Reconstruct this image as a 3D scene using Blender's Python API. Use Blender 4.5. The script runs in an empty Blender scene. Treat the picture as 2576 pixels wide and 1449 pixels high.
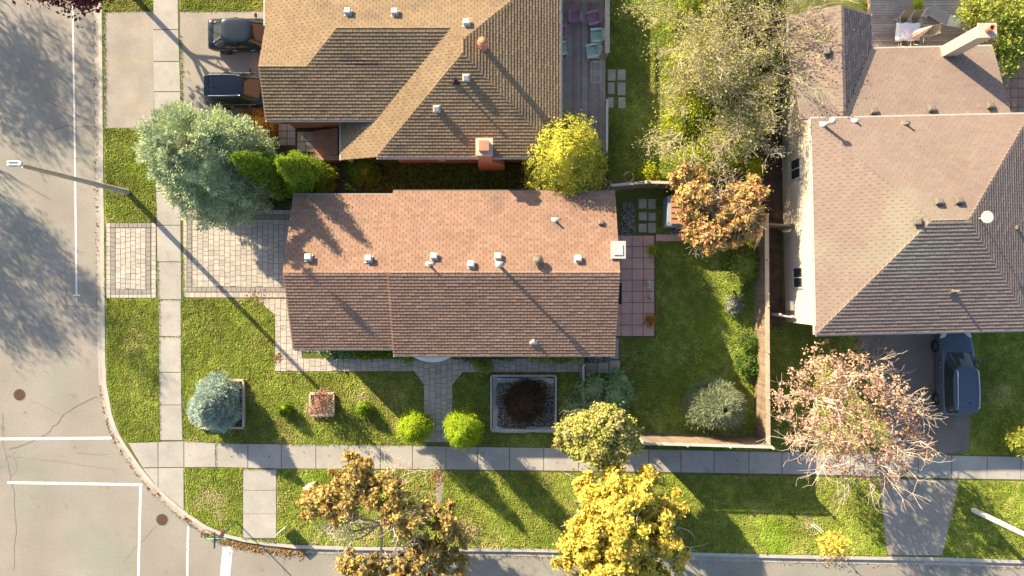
import bpy, bmesh, math, random
import numpy as np
from mathutils import Vector, Matrix
random.seed(7)
R = np.random.default_rng(11)
PI = math.pi
S = bpy.context.scene
COL = S.collection
# ------------------------------------------------------------------ camera, sky, sun
CAMH, PXM = 39.0, 44.0
cam = bpy.data.objects.new('camera', bpy.data.cameras.new('camera'))
cam.data.sensor_width = 36
cam.data.lens = 36 * CAMH / (2576 / PXM)
cam.data.clip_end = 2000
cam.location = (0, 0, CAMH)
COL.objects.link(cam)
S.camera = cam
SUN_EL = math.radians(22.0)
SUN_AZ = math.atan2(-0.698, 0.716)          # compass-like: from +Y towards +X
wd = bpy.data.worlds.new('World'); S.world = wd; wd.use_nodes = True
nt = wd.node_tree
sky = nt.nodes.new('ShaderNodeTexSky'); sky.sky_type = 'NISHITA'; sky.sun_disc = False
sky.sun_elevation = SUN_EL; sky.sun_rotation = SUN_AZ; sky.air_density = 1.0; sky.dust_density = 1.5; sky.ozone_density = 1.0
nt.nodes['Background'].inputs[1].default_value = 0.088
nt.links.new(sky.outputs[0], nt.nodes['Background'].inputs[0])
sun = bpy.data.objects.new('sun', bpy.data.lights.new('sun', 'SUN'))
sun.data.energy = 5.0; sun.data.angle = math.radians(0.53); sun.data.color = (1.0, 0.82, 0.56)
sd = Vector((0.698 * math.cos(SUN_EL), -0.716 * math.cos(SUN_EL), -math.sin(SUN_EL)))
sun.rotation_euler = sd.to_track_quat('-Z', 'Y').to_euler()
sun.location = (-60, 60, 40)
COL.objects.link(sun)
S.view_settings.view_transform = 'Standard'; S.view_settings.look = 'None'
S.view_settings.exposure = 1.56; S.view_settings.gamma = 1.0
S.view_settings.use_curve_mapping = False
S.cycles.max_bounces = 6; S.cycles.diffuse_bounces = 3; S.cycles.transparent_max_bounces = 4

# ------------------------------------------------------------------ helpers
def W(u, v, z=0.0):
    k = (CAMH - z) / CAMH / PXM
    return Vector(((u - 1288) * k, (724.5 - v) * k, z))
def G(u, v): 
    p = W(u, v); return (p.x, p.y)

def tag(o, label=None, cat=None, group=None, kind=None):
    if label: o['label'] = label
    if cat: o['category'] = cat
    if group: o['group'] = group
    if kind: o['kind'] = kind
    return o
ORG = {}
STONE = iter(('top left', 'top right', 'middle left', 'middle right', 'bottom left', 'bottom right'))
def empty(name, loc, label=None, cat=None, group=None, rz=0.0):
    o = bpy.data.objects.new(name, None); COL.objects.link(o)
    o.location = loc; o.rotation_euler.z = rz; o.empty_display_size = .2
    ORG[o.name] = Vector(loc)
    return tag(o, label, cat, group)
def worg(o):
    return ORG.get(o.name, Vector((0, 0, 0))) if o else Vector((0, 0, 0))

class MB:
    def __init__(s): s.v = []; s.f = []; s.t = []
    def add(s, vs, fs, tone=None):
        n = len(s.v); s.v += [tuple(p) for p in vs]; s.f += [tuple(i + n for i in f) for f in fs]
        s.t += [random.random() if tone is None else tone] * len(vs)
        return s
    def box(s, c, d, rz=0.0, tone=None, mat=None):
        x, y, z = d[0] / 2, d[1] / 2, d[2] / 2
        M = Matrix.Translation(c) @ (mat if mat is not None else Matrix.Rotation(rz, 4, 'Z'))
        P = [M @ Vector(p) for p in ((-x,-y,-z),(x,-y,-z),(x,y,-z),(-x,y,-z),(-x,-y,z),(x,-y,z),(x,y,z),(-x,y,z))]
        return s.add(P, ((3,2,1,0),(4,5,6,7),(0,1,5,4),(1,2,6,5),(2,3,7,6),(3,0,4,7)), tone)
    def bar(s, a, b, w, h, tone=None):
        a, b = Vector(a), Vector(b); d = b - a
        q = d.to_track_quat('X', 'Z').to_matrix().to_4x4()
        return s.box((a + b) / 2, (d.length, w, h), tone=tone, mat=q)
    def prism(s, poly, z0, z1, tone=None):
        n = len(poly)
        A = sum(poly[i][0] * poly[(i+1) % n][1] - poly[(i+1) % n][0] * poly[i][1] for i in range(n))
        if A < 0: poly = poly[::-1]
        vs = [(p[0], p[1], z0) for p in poly] + [(p[0], p[1], z1) for p in poly]
        fs = [tuple(range(n, 2 * n)), tuple(range(n - 1, -1, -1))] + [(i, (i+1) % n, n + (i+1) % n, n + i) for i in range(n)]
        return s.add(vs, fs, tone)
    def tube(s, pts, r, n=6, tone=None, cap=True):
        pts = [Vector(p) for p in pts]; rr = r if isinstance(r, (list, tuple)) else [r] * len(pts)
        vs = []; up = Vector((0, 0, 1))
        for i, p in enumerate(pts):
            d = (pts[min(i + 1, len(pts) - 1)] - pts[max(i - 1, 0)]).normalized()
            a = d.cross(up if abs(d.z) < .95 else Vector((1, 0, 0))).normalized(); b = d.cross(a)
            for k in range(n):
                t = 2 * PI * k / n; vs.append(p + rr[i] * (math.cos(t) * a + math.sin(t) * b))
        fs = [(i*n + k, i*n + (k+1) % n, (i+1)*n + (k+1) % n, (i+1)*n + k) for i in range(len(pts) - 1) for k in range(n)]
        if cap: fs += [tuple(range(n)), tuple(range((len(pts)-1)*n + n - 1, (len(pts)-1)*n - 1, -1))]
        return s.add(vs, fs, tone)
    def lathe(s, prof, n=16, c=(0, 0, 0), tone=None):
        vs = [(c[0] + r * math.cos(2*PI*k/n), c[1] + r * math.sin(2*PI*k/n), c[2] + z) for r, z in prof for k in range(n)]
        fs = [(i*n + k, i*n + (k+1) % n, (i+1)*n + (k+1) % n, (i+1)*n + k) for i in range(len(prof) - 1) for k in range(n)]
        fs += [tuple(range(n - 1, -1, -1)), tuple(range((len(prof)-1)*n, len(prof)*n))]
        return s.add(vs, fs, tone)

def mesh_np(name, V, F, tone=None, smooth=False):
    V = np.asarray(V, np.float32); F = np.asarray(F, np.int32)
    me = bpy.data.meshes.new(name)
    k = F.shape[1]
    me.vertices.add(len(V)); me.vertices.foreach_set('co', V.ravel())
    me.loops.add(F.size); me.loops.foreach_set('vertex_index', F.ravel())
    me.polygons.add(len(F)); me.polygons.foreach_set('loop_start', np.arange(0, F.size, k, dtype=np.int32))
    me.polygons.foreach_set('loop_total', np.full(len(F), k, np.int32))
    if smooth: me.polygons.foreach_set('use_smooth', np.ones(len(F), bool))
    if tone is not None:
        a = me.attributes.new('tone', 'FLOAT', 'POINT'); a.data.foreach_set('value', np.asarray(tone, np.float32))
    me.update(calc_edges=True); return me
def obj_me(name, me, mat, parent=None, loc=None):
    if mat is not None and not me.materials: me.materials.append(mat)
    o = bpy.data.objects.new(name, me); COL.objects.link(o)
    if parent: o.parent = parent
    if loc is not None: o.location = loc
    return o
def obj(name, mb, mat, parent=None, origin=None, smooth=False, bevel=0.0):
    """world-coordinate builder -> object; local origin = parent's origin (or given origin when top-level)"""
    po = worg(parent)
    loc = Vector(origin) if origin is not None else Vector((0, 0, 0))
    off = loc if origin is not None else po
    me = bpy.data.meshes.new(name)
    me.from_pydata([(a - off.x, b - off.y, c - off.z) for a, b, c in mb.v], [], mb.f)
    a = me.attributes.new('tone', 'FLOAT', 'POINT'); a.data.foreach_set('value', mb.t)
    if smooth: me.polygons.foreach_set('use_smooth', [True] * len(me.polygons))
    me.update()
    o = obj_me(name, me, mat, parent, (loc - po) if origin is not None else None)
    ORG[o.name] = off
    if bevel:
        m = o.modifiers.new('bevel', 'BEVEL'); m.width = bevel; m.segments = 1; m.limit_method = 'ANGLE'
    return o
def dup(o, loc=None, rz=None, label=None):
    def cp(a, par):
        c = a.copy(); COL.objects.link(c)
        if par: c.parent = par
        for ch in a.children: cp(ch, c)
        return c
    c = cp(o, o.parent)
    if loc is not None: c.location = loc
    if rz is not None: c.rotation_euler.z = rz
    if label: c['label'] = label
    return c

# ------------------------------------------------------------------ materials
def mat(name, cols, rough=.85, nscale=1.2, nvar=.12, fscale=30, fvar=.12, bump=0.0, bscale=60, spec=.25, metal=0.0, trans=0.0, patches=(), coat=0.0, stretch=None):
    m = bpy.data.materials.new(name); m.use_nodes = True
    N = m.node_tree.nodes; L = m.node_tree.links; N.clear()
    out = N.new('ShaderNodeOutputMaterial')
    geo = N.new('ShaderNodeNewGeometry'); pos = geo.outputs['Position']
    if stretch:
        vm = N.new('ShaderNodeVectorMath'); vm.operation = 'MULTIPLY'; vm.inputs[1].default_value = stretch
        L.new(pos, vm.inputs[0]); pos = vm.outputs[0]
    def noise(sc, det=3.0):
        n = N.new('ShaderNodeTexNoise'); n.inputs['Scale'].default_value = sc; n.inputs['Detail'].default_value = det
        L.new(pos, n.inputs['Vector']); return n.outputs['Fac']
    def rng(x, a, b, c, d):
        r = N.new('ShaderNodeMapRange'); L.new(x, r.inputs[0])
        for i, q in enumerate((a, b, c, d)): r.inputs[i + 1].default_value = q
        return r.outputs[0]
    def math_(op, a, b):
        n = N.new('ShaderNodeMath'); n.operation = op
        for i, q in enumerate((a, b)):
            if hasattr(q, 'links'): L.new(q, n.inputs[i])
            elif q is not None: n.inputs[i].default_value = q
        return n.outputs[0]
    if not isinstance(cols[0], (tuple, list)): cols = [cols]
    if len(cols) == 1:
        rgb = N.new('ShaderNodeRGB'); rgb.outputs[0].default_value = (*cols[0], 1); c = rgb.outputs[0]
    else:
        at = N.new('ShaderNodeAttribute'); at.attribute_name = 'tone'
        oi = N.new('ShaderNodeObjectInfo')
        t = math_('FRACT', math_('ADD', at.outputs['Fac'], oi.outputs['Random']), None)
        rp = N.new('ShaderNodeValToRGB'); e = rp.color_ramp.elements
        while len(e) < len(cols): e.new(.5)
        for i, q in enumerate(cols): e[i].position = i / (len(cols) - 1)
        for i, q in enumerate(cols): e[i].color = (*q, 1)
        L.new(t, rp.inputs[0]); c = rp.outputs[0]
    for (pc, psc, lo, hi) in patches:
        mx = N.new('ShaderNodeMix'); mx.data_type = 'RGBA'
        L.new(rng(noise(psc, 4), lo, hi, 0, 1), mx.inputs[0]); L.new(c, mx.inputs[6]); mx.inputs[7].default_value = (*pc, 1); c = mx.outputs[2]
    f = None
    if nvar: f = rng(noise(nscale), .3, .7, 1 - nvar, 1 + nvar)
    if fvar:
        g = rng(noise(fscale, 2), .3, .7, 1 - fvar, 1 + fvar); f = g if f is None else math_('MULTIPLY', f, g)
    if f is not None:
        vs = N.new('ShaderNodeVectorMath'); vs.operation = 'SCALE'; L.new(c, vs.inputs[0]); L.new(f, vs.inputs['Scale']); c = vs.outputs[0]
    nrm = None
    if bump:
        b = N.new('ShaderNodeBump'); b.inputs['Strength'].default_value = bump; b.inputs['Distance'].default_value = .02
        L.new(noise(bscale, 3), b.inputs['Height']); nrm = b.outputs[0]
    if trans:
        d = N.new('ShaderNodeBsdfDiffuse'); tr = N.new('ShaderNodeBsdfTranslucent'); mx = N.new('ShaderNodeMixShader'); mx.inputs[0].default_value = trans
        L.new(c, d.inputs[0]); L.new(c, tr.inputs[0]); L.new(d.outputs[0], mx.inputs[1]); L.new(tr.outputs[0], mx.inputs[2]); L.new(mx.outputs[0], out.inputs[0])
    else:
        p = N.new('ShaderNodeBsdfPrincipled'); L.new(c, p.inputs['Base Color'])
        p.inputs['Roughness'].default_value = rough; p.inputs['Metallic'].default_value = metal
        p.inputs['Specular IOR Level'].default_value = spec; p.inputs['Coat Weight'].default_value = coat; p.inputs['Coat Roughness'].default_value = .05
        if nrm: L.new(nrm, p.inputs['Normal'])
        L.new(p.outputs[0], out.inputs[0])
    return m

MT = {}
MT['asphalt'] = mat('asphalt', (.285, .262, .228), nscale=.35, nvar=.11, fscale=16, fvar=.15, bump=.3, bscale=90, patches=(((.26, .262, .22), .22, .48, .62), ((.30, .265, .24), .5, .56, .70), ((.20, .19, .18), 1.7, .66, .76), ((.31, .29, .26), 9, .60, .70)))
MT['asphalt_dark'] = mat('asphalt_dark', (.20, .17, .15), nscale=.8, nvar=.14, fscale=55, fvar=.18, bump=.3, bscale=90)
MT['drive_grey'] = mat('drive_grey', (.31, .285, .25), nscale=.7, nvar=.12, fscale=16, fvar=.13, bump=.3, bscale=90, patches=(((.35, .30, .24), .9, .52, .7),))
MT['crack'] = mat('crack', (.12, .112, .10), nvar=.2)
MT['paint'] = mat('paint', (.74, .72, .69), rough=.6, nscale=3, nvar=.08, fscale=20, fvar=.12, patches=(((.42, .40, .37), 5, .56, .70),))
MT['concrete'] = mat('concrete', [(.368, .349, .320), (.393, .375, .347), (.351, .332, .306), (.376, .362, .333)], nscale=.9, nvar=.10, fscale=17, fvar=.09, bump=.25, bscale=70, patches=(((.33, .30, .255), 1.1, .58, .75), ((.37, .32, .25), 5, .64, .74)))
MT['kerb'] = mat('kerb', (.45, .42, .37), nscale=1.5, nvar=.12, fscale=40, fvar=.1, bump=.3)
MT['gutter_conc'] = mat('gutter_conc', (.38, .35, .31), nscale=1.5, nvar=.14, fscale=40, fvar=.12, bump=.3)
MT['soil'] = mat('soil', (.085, .06, .04), nscale=2, nvar=.3, fscale=25, fvar=.35, bump=.6, bscale=25)
MT['straw'] = mat('straw', [(.46, .37, .20), (.52, .44, .26), (.38, .31, .17), (.44, .40, .18)], nvar=.1, fvar=.15)
MT['joint'] = mat('joint', (.13, .10, .06), nscale=2, nvar=.3, fscale=25, fvar=.25, patches=(((.10, .12, .03), 1.2, .5, .6),))
MT['turf'] = mat('turf', (.115, .135, .028), nscale=.6, nvar=.25, fscale=18, fvar=.35, bump=.5, bscale=25, patches=(((.24, .19, .08), .45, .58, .72),))
MT['blade'] = mat('blade', [(.150, .237, .027), (.231, .311, .036), (.316, .365, .068), (.186, .267, .029), (.397, .374, .158)], nscale=.45, nvar=.28, fscale=2.2, fvar=.3, trans=.1, patches=(((.48, .41, .16), .4, .56, .78), ((.20, .31, .03), .25, .55, .7), ((.52, .42, .20), 1.6, .67, .77)))
MT['paver'] = mat('paver', [(.446, .403, .349), (.504, .461, .403), (.378, .349, .310), (.475, .422, .364), (.417, .383, .335)], nscale=3, nvar=.06, fscale=45, fvar=.08, bump=.2)
MT['paver_dark'] = mat('paver_dark', [(.27, .25, .225), (.30, .275, .245), (.25, .235, .215)], nscale=3, nvar=.06, fscale=45, fvar=.08)
MT['patio'] = mat('patio', [(.541, .347, .290), (.588, .383, .319), (.506, .331, .275)], nscale=3, nvar=.06, fscale=45, fvar=.08)
MT['patio_pink'] = mat('patio_pink', [(.34, .20, .15), (.40, .25, .19)], nscale=2, nvar=.1, fscale=30, fvar=.1)
MT['flag'] = mat('flag', [(.36, .335, .28), (.41, .38, .32), (.32, .30, .26)], nscale=2, nvar=.15, fscale=35, fvar=.12)
MT['gravel'] = mat('gravel', [(.275, .263, .250), (.625, .600, .562), (.413, .388, .350), (.175, .163, .150)], nvar=.05, fvar=.05)
MT['roofA'] = mat('roofA', [(.282, .171, .118), (.304, .193, .139), (.254, .151, .104), (.318, .207, .152), (.287, .179, .128)], nscale=.5, nvar=.06, fscale=60, fvar=.1, bump=.25, bscale=150, patches=(((.15, .11, .09), .35, .60, .85), ((.20, .15, .12), 1.4, .62, .80),))
MT['roofB'] = mat('roofB', [(.251, .177, .105), (.273, .197, .120), (.228, .156, .090), (.286, .209, .130), (.255, .181, .108)], nscale=.4, nvar=.08, fscale=60, fvar=.1, bump=.25, bscale=150, patches=(((.15, .12, .09), .5, .58, .8), ((.17, .14, .10), 1.6, .62, .78),))
MT['roofC'] = mat('roofC', [(.248, .189, .158), (.261, .199, .169), (.236, .179, .151), (.269, .207, .175)], nscale=.35, nvar=.06, fscale=60, fvar=.1, bump=.25, bscale=150, patches=(((.265, .235, .185), .25, .55, .7),))
MT['flash'] = mat('flash', (.055, .055, .06), nvar=.1)
MT['white'] = mat('white', (.48, .465, .44), rough=.45, nvar=.10, fscale=12, fvar=.12, spec=.4)
MT['galv'] = mat('galv', (.62, .62, .60), rough=.4, metal=.3, nvar=.1, fvar=.06)
MT['grey'] = mat('grey', (.30, .29, .27), rough=.6, nvar=.1)
MT['dark'] = mat('dark', (.03, .03, .03), rough=.6, nvar=.1)
MT['brown_metal'] = mat('brown_metal', (.16, .14, .115), rough=.5, nvar=.1)
MT['terracotta'] = mat('terracotta', (.45, .21, .14), rough=.7, nvar=.1)
def brick(name, c1, c2, mortar):
    m = mat(name, c1, nvar=.1, fvar=.1); N = m.node_tree.nodes; L = m.node_tree.links
    b = N.new('ShaderNodeTexBrick'); b.inputs['Color1'].default_value = (*c1, 1); b.inputs['Color2'].default_value = (*c2, 1); b.inputs['Mortar'].default_value = (*mortar, 1)
    b.inputs['Scale'].default_value = 1; b.inputs['Brick Width'].default_value = .22; b.inputs['Row Height'].default_value = .075; b.inputs['Mortar Size'].default_value = .008
    g = N.new('ShaderNodeNewGeometry'); sx = N.new('ShaderNodeSeparateXYZ'); cx = N.new('ShaderNodeCombineXYZ'); ad = N.new('ShaderNodeMath'); ad.operation = 'ADD'
    L.new(g.outputs['Position'], sx.inputs[0]); L.new(sx.outputs[0], ad.inputs[0]); L.new(sx.outputs[1], ad.inputs[1]); L.new(ad.outputs[0], cx.inputs[0]); L.new(sx.outputs[2], cx.inputs[1]); L.new(cx.outputs[0], b.inputs['Vector'])
    p = [n for n in N if n.type == 'BSDF_PRINCIPLED'][0]; L.new(b.outputs['Color'], p.inputs['Base Color'])
    return m
MT['brick_red'] = brick('brick_red', (.44, .185, .115), (.50, .225, .14), (.40, .25, .18))
MT['brick_buff'] = brick('brick_buff', (.55, .44, .33), (.50, .39, .29), (.45, .38, .31))
MT['brick_cream'] = brick('brick_cream', (.60, .53, .43), (.56, .49, .40), (.52, .46, .38))
MT['cream'] = mat('cream', (.62, .57, .48), nscale=1, nvar=.06, fscale=30, fvar=.06)
MT['fence'] = mat('fence', [(.25, .185, .125), (.30, .22, .15), (.21, .155, .11), (.27, .21, .15)], nscale=2, nvar=.15, fscale=12, fvar=.12)
MT['fence_grey'] = mat('fence_grey', [(.36, .29, .22), (.41, .33, .25), (.32, .26, .20)], nscale=2, nvar=.15, fscale=12, fvar=.12)
MT['rail'] = mat('rail', [(.40, .34, .26), (.45, .38, .29)], nscale=2, nvar=.1, fscale=12, fvar=.1)
MT['deck'] = mat('deck', [(.323, .271, .237), (.399, .356, .332), (.275, .223, .190), (.351, .309, .294), (.380, .318, .271)], nscale=1.5, nvar=.14, fscale=14, fvar=.15)
MT['whitewood'] = mat('whitewood', (.50, .48, .45), nscale=2, nvar=.12, fscale=15, fvar=.1)
MT['planter'] = mat('planter', (.52, .44, .36), nscale=2, nvar=.15, fscale=15, fvar=.1)
MT['fabric'] = mat('fabric', (.42, .43, .41), nscale=3, nvar=.15, fscale=20, fvar=.1)
MT['pole'] = mat('pole', (.38, .365, .335), nscale=2, nvar=.1, fscale=40, fvar=.15)
MT['pole_white'] = mat('pole_white', (.62, .57, .52), nscale=2, nvar=.06, fscale=40, fvar=.1)
MT['bark'] = mat('bark', (.20, .165, .13), nscale=6, nvar=.2, fscale=40, fvar=.2)
MT['twig'] = mat('twig', [(.48, .39, .31), (.60, .51, .42), (.40, .31, .24)], nscale=1, nvar=.12, fscale=20, fvar=.1)
MT['twig_pale'] = mat('twig_pale', [(.58, .51, .43), (.46, .39, .32)], nvar=.1, fvar=.1)
MT['rust'] = mat('rust', (.14, .08, .06), rough=.7, nvar=.15, bump=.5, bscale=40)
def leafmat(name, cols, trans=.3, nvar=.14): return mat(name, cols, nscale=.9, nvar=nvar, fscale=6, fvar=.14, trans=trans)
MT['lf_spruce'] = leafmat('lf_spruce', [(.25, .34, .21), (.42, .50, .29), (.56, .62, .36), (.32, .42, .27)], .12)
MT['lf_blue'] = leafmat('lf_blue', [(.285, .390, .338), (.405, .517, .450), (.510, .615, .510), (.240, .330, .300)], .15)
MT['lf_cedar'] = leafmat('lf_cedar', [(.071, .141, .022), (.134, .218, .022), (.210, .275, .022), (.089, .169, .027)], .1)
MT['lf_golden'] = leafmat('lf_golden', [(.19, .26, .06), (.52, .48, .06), (.70, .59, .07), (.30, .35, .07)], .15)
MT['lf_yew'] = leafmat('lf_yew', [(.133, .232, .019), (.234, .344, .019), (.328, .404, .024), (.094, .189, .024)], .1)
MT['lf_yellow'] = leafmat('lf_yellow', [(.64, .49, .08), (.78, .60, .13), (.68, .57, .12), (.48, .48, .09), (.72, .51, .10), (.42, .40, .08)], .3)
MT['lf_orange'] = leafmat('lf_orange', [(.494, .353, .121), (.437, .363, .121), (.570, .412, .165), (.380, .343, .132), (.494, .284, .099)], .3)
MT['lf_apple'] = leafmat('lf_apple', [(.64, .27, .15), (.62, .52, .18), (.40, .46, .13), (.62, .44, .17), (.68, .33, .18), (.44, .46, .14), (.60, .31, .21)], .3)
MT['lf_pink'] = leafmat('lf_pink', [(.56, .35, .26), (.64, .44, .33), (.50, .31, .24), (.66, .46, .28), (.46, .38, .19)], .3)
MT['lf_mixed'] = leafmat('lf_mixed', [(.24, .32, .08), (.44, .46, .12), (.60, .54, .16), (.32, .38, .10), (.54, .40, .20), (.20, .28, .07)], .3)
MT['lf_green'] = leafmat('lf_green', [(.18, .27, .05), (.32, .39, .07), (.44, .46, .09), (.26, .34, .07), (.50, .46, .10)], .3)
MT['lf_lime'] = leafmat('lf_lime', [(.38, .44, .04), (.52, .54, .05), (.30, .38, .04)], .3)
MT['lf_dark'] = leafmat('lf_dark', [(.061, .124, .026), (.109, .191, .037), (.157, .198, .047)], .2)
MT['lf_willow'] = leafmat('lf_willow', [(.14, .19, .11), (.20, .25, .14), (.26, .29, .17)], .15)
MT['lf_barberry'] = leafmat('lf_barberry', [(.089, .052, .036), (.127, .069, .043), (.069, .045, .036), (.105, .083, .043)], .2)
MT['lf_rose'] = leafmat('lf_rose', [(.374, .209, .165), (.484, .297, .220), (.264, .165, .121)], .25)
MT['lf_crimson'] = leafmat('lf_crimson', [(.120, .036, .036), (.180, .060, .054), (.084, .036, .036)], .2)
MT['lf_rust'] = leafmat('lf_rust', [(.459, .230, .041), (.324, .162, .041), (.540, .324, .068)], .3)
MT['lf_thicket'] = leafmat('lf_thicket', [(.423, .376, .176), (.405, .423, .128), (.331, .376, .096), (.460, .357, .200), (.460, .470, .160)], .3)
MT['lf_pale'] = leafmat('lf_pale', [(.347, .360, .297), (.247, .283, .198)], .2)
MT['lf_hosta'] = leafmat('lf_hosta', [(.189, .284, .121), (.270, .365, .162)], .2)
MT['litter'] = leafmat('litter', [(.27, .16, .07), (.38, .24, .11), (.20, .11, .05), (.44, .31, .13)], .1)
MT['glass'] = mat('glass', (.02, .035, .04), rough=.04, nvar=0, fvar=0, spec=.75)
MT['pane'] = mat('pane', (.03, .04, .045), rough=.06, nvar=0, fvar=0, spec=.8)
MT['car_navy'] = mat('car_navy', (.022, .03, .045), rough=.22, nvar=0, fvar=0, spec=.3, coat=.4)
MT['car_slate'] = mat('car_slate', (.016, .024, .038), rough=.25, nvar=0, fvar=0, spec=.3, coat=.4)
MT['car_blue'] = mat('car_blue', (.075, .10, .145), rough=.25, nvar=0, fvar=0, spec=.3, coat=.4)
MT['tyre'] = mat('tyre', (.02, .02, .02), rough=.8, nvar=.1)
MT['rim'] = mat('rim', (.35, .35, .36), rough=.3, metal=.9, nvar=0, fvar=0)
MT['chrome'] = mat('chrome', (.6, .62, .66), rough=.2, metal=.9, nvar=0, fvar=0)
MT['lamp_red'] = mat('lamp_red', (.45, .02, .03), rough=.15, nvar=0, fvar=0, spec=.6)
MT['lamp_clear'] = mat('lamp_clear', (.6, .62, .65), rough=.1, nvar=0, fvar=0, spec=.6)
MT['purple'] = mat('purple', (.36, .20, .27), rough=.5, nvar=.06, fvar=.05)
MT['mint'] = mat('mint', (.44, .58, .49), rough=.5, nvar=.06, fvar=.05)
MT['sling'] = mat('sling', (.25, .21, .15), rough=.8, nvar=.08)
MT['lounge'] = mat('lounge', (.30, .29, .29), rough=.8, nvar=.08)
MT['cloth'] = mat('cloth', (.68, .70, .76), rough=.8, nvar=.05)
MT['umbrella'] = mat('umbrella', [(.55, .30, .24), (.60, .42, .42), (.50, .33, .30), (.62, .52, .52)], rough=.8, nvar=.06)
MT['stop_red'] = mat('stop_red', (.40, .035, .05), rough=.4, nvar=.05)
MT['sign_green'] = mat('sign_green', (.05, .33, .24), rough=.4, nvar=.05)
MT['sign_teal'] = mat('sign_teal', (.05, .13, .14), rough=.4, nvar=.05)
MT['sign_lime'] = mat('sign_lime', (.50, .56, .22), rough=.4, nvar=.05)
MT['util'] = mat('util', (.50, .52, .42), rough=.6, nvar=.05)
MT['shed_roof'] = mat('shed_roof', [(.40, .23, .13), (.44, .26, .15)], rough=.7, nvar=.08)
MT['shed_wall'] = mat('shed_wall', (.30, .36, .42), rough=.6, nvar=.06)
MT['canopy'] = mat('canopy', (.62, .66, .66), rough=.5, nvar=.04)
MT['doorred'] = mat('doorred', (.30, .12, .09), rough=.5, nvar=.05)

# ------------------------------------------------------------------ ground, road, kerb
gm = MB(); gm.add([(-700,-700,-.30),(700,-700,-.30),(700,700,-.30),(-700,700,-.30)], [(0,1,2,3)])
tag(obj('ground', gm, MT['turf']), kind='structure')
KERB = [(253,-400),(255,-60),(256,30),(258,200),(259,330),(260,470),(262,560),(263,700),(264,800),(265,900),(268,966),(274,1000),(282,1043),(292,1073),(303,1098),(318,1122),(339,1153),(358,1180),(385,1213),(418,1246),(446,1270),(473,1292),(517,1321),(567,1343),(613,1354),(671,1363),(744,1371),(900,1375),(1177,1378),(1315,1379),(1600,1386),(1838,1392),(1959,1395),(2225,1400),(2372,1402),(2576,1409),(3400,1435)]
KB = [Vector((*G(*p), 0)) for p in KERB]
def offset(pts, d):
    out = []
    for i, p in enumerate(pts):
        t = (pts[min(i+1, len(pts)-1)] - pts[max(i-1, 0)]).normalized()
        out.append(p + Vector((t.y, -t.x, 0)) * d)      # to the right of travel
    return out
road = MB(); road.prism([(-400,-400),(300,-400),(300,KB[-1].y),] + [(p.x, p.y) for p in reversed(KB)] + [(KB[0].x,300),(-400,300)], -.26, -.125)
road_o = tag(obj('road', road, MT['asphalt']), kind='structure')
lawn = MB(); lawn.prism([(p.x, p.y) for p in KB] + [(KB[-1].x,300),(KB[0].x,300)], -.28, 0.0)
lawn_o = tag(obj('lawn', lawn, MT['turf']), kind='structure')
def strip(name, A, B, zt, zb, m):
    b = MB(); n = len(A)
    for i in range(n - 1):
        # individual cast lengths of kerb
        b.add([(A[i].x,A[i].y,zb),(A[i+1].x,A[i+1].y,zb),(B[i+1].x,B[i+1].y,zb),(B[i].x,B[i].y,zb),(A[i].x,A[i].y,zt),(A[i+1].x,A[i+1].y,zt),(B[i+1].x,B[i+1].y,zt),(B[i].x,B[i].y,zt)],
              ((0,1,2,3),(7,6,5,4),(4,5,1,0),(6,7,3,2),(5,6,2,1),(7,4,0,3)))
    return tag(obj(name, b, m), kind='structure')
def side(d): return offset(KB, d)       # positive d: away from the lawn?
sgn = -1 if (side(.3)[10].x > KB[10].x) else 1
K0, K1, K2 = side(sgn*.004), side(sgn*.20), side(sgn*.50)
strip('kerb', K0, K1, .012, -.27, MT['kerb'])
strip('gutter', K1, K2, -.108, -.268, MT['gutter_conc'])
EDGE = K2
def sheet(name, poly, z, m, parent=None, kind='structure', thick=.02):
    b = MB(); b.prism([G(*p) if len(p) == 2 else p for p in poly], z - thick, z)
    return tag(obj(name, b, m, parent), kind=kind)
def ribbon(name, pts, w, z, m, parent=None):
    b = MB(); P = [Vector((*G(*p), 0)) for p in pts]
    Lf = offset(P, w/2); Rt = offset(P, -w/2); n = len(P)
    b.add([(p.x,p.y,z) for p in Lf] + [(p.x,p.y,z) for p in Rt], [(i, n+i, n+i+1, i+1) for i in range(n-1)])
    b.add([(p.x,p.y,z-.003) for p in Lf] + [(p.x,p.y,z-.003) for p in Rt], [(i+1, n+i+1, n+i, i) for i in range(n-1)])
    return tag(obj(name, b, m, parent), kind='structure')
RZ = -.125
for pts, w in (([(177,-60),(179,0),(183,250),(186,480),(189,742)], .10), ([(181,743),(197,743)], .07), ([(188,748),(190,757)], .05), ([(-60,1105.5),(60,1105),(278,1103)], .15), ([(15,1215.5),(180,1218),(355,1221)], .15),
               ([(351,1224),(348,1330),(345,1449),(343,1500)], .14), ([(471,1325),(469,1400),(468,1500)], .12)):
    ribbon('road_marking', pts, w, RZ + .004, MT['paint'], road_o)
sb = MB(); sb.prism([G(558,1377), G(584,1377), G(577,1449), G(571,1510), G(545,1510), G(551,1449)], RZ, RZ + .005)
tag(obj('road_marking', sb, MT['paint'], road_o), kind='structure')
def jag(pts, n=7, a=2.0):
    out = []
    for (x0, y0), (x1, y1) in zip(pts[:-1], pts[1:]):
        for k in range(n): 
            t = k / n; out.append((x0 + (x1-x0)*t + random.uniform(-a, a), y0 + (y1-y0)*t + random.uniform(-a, a)))
    return out + [pts[-1]]
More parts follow.
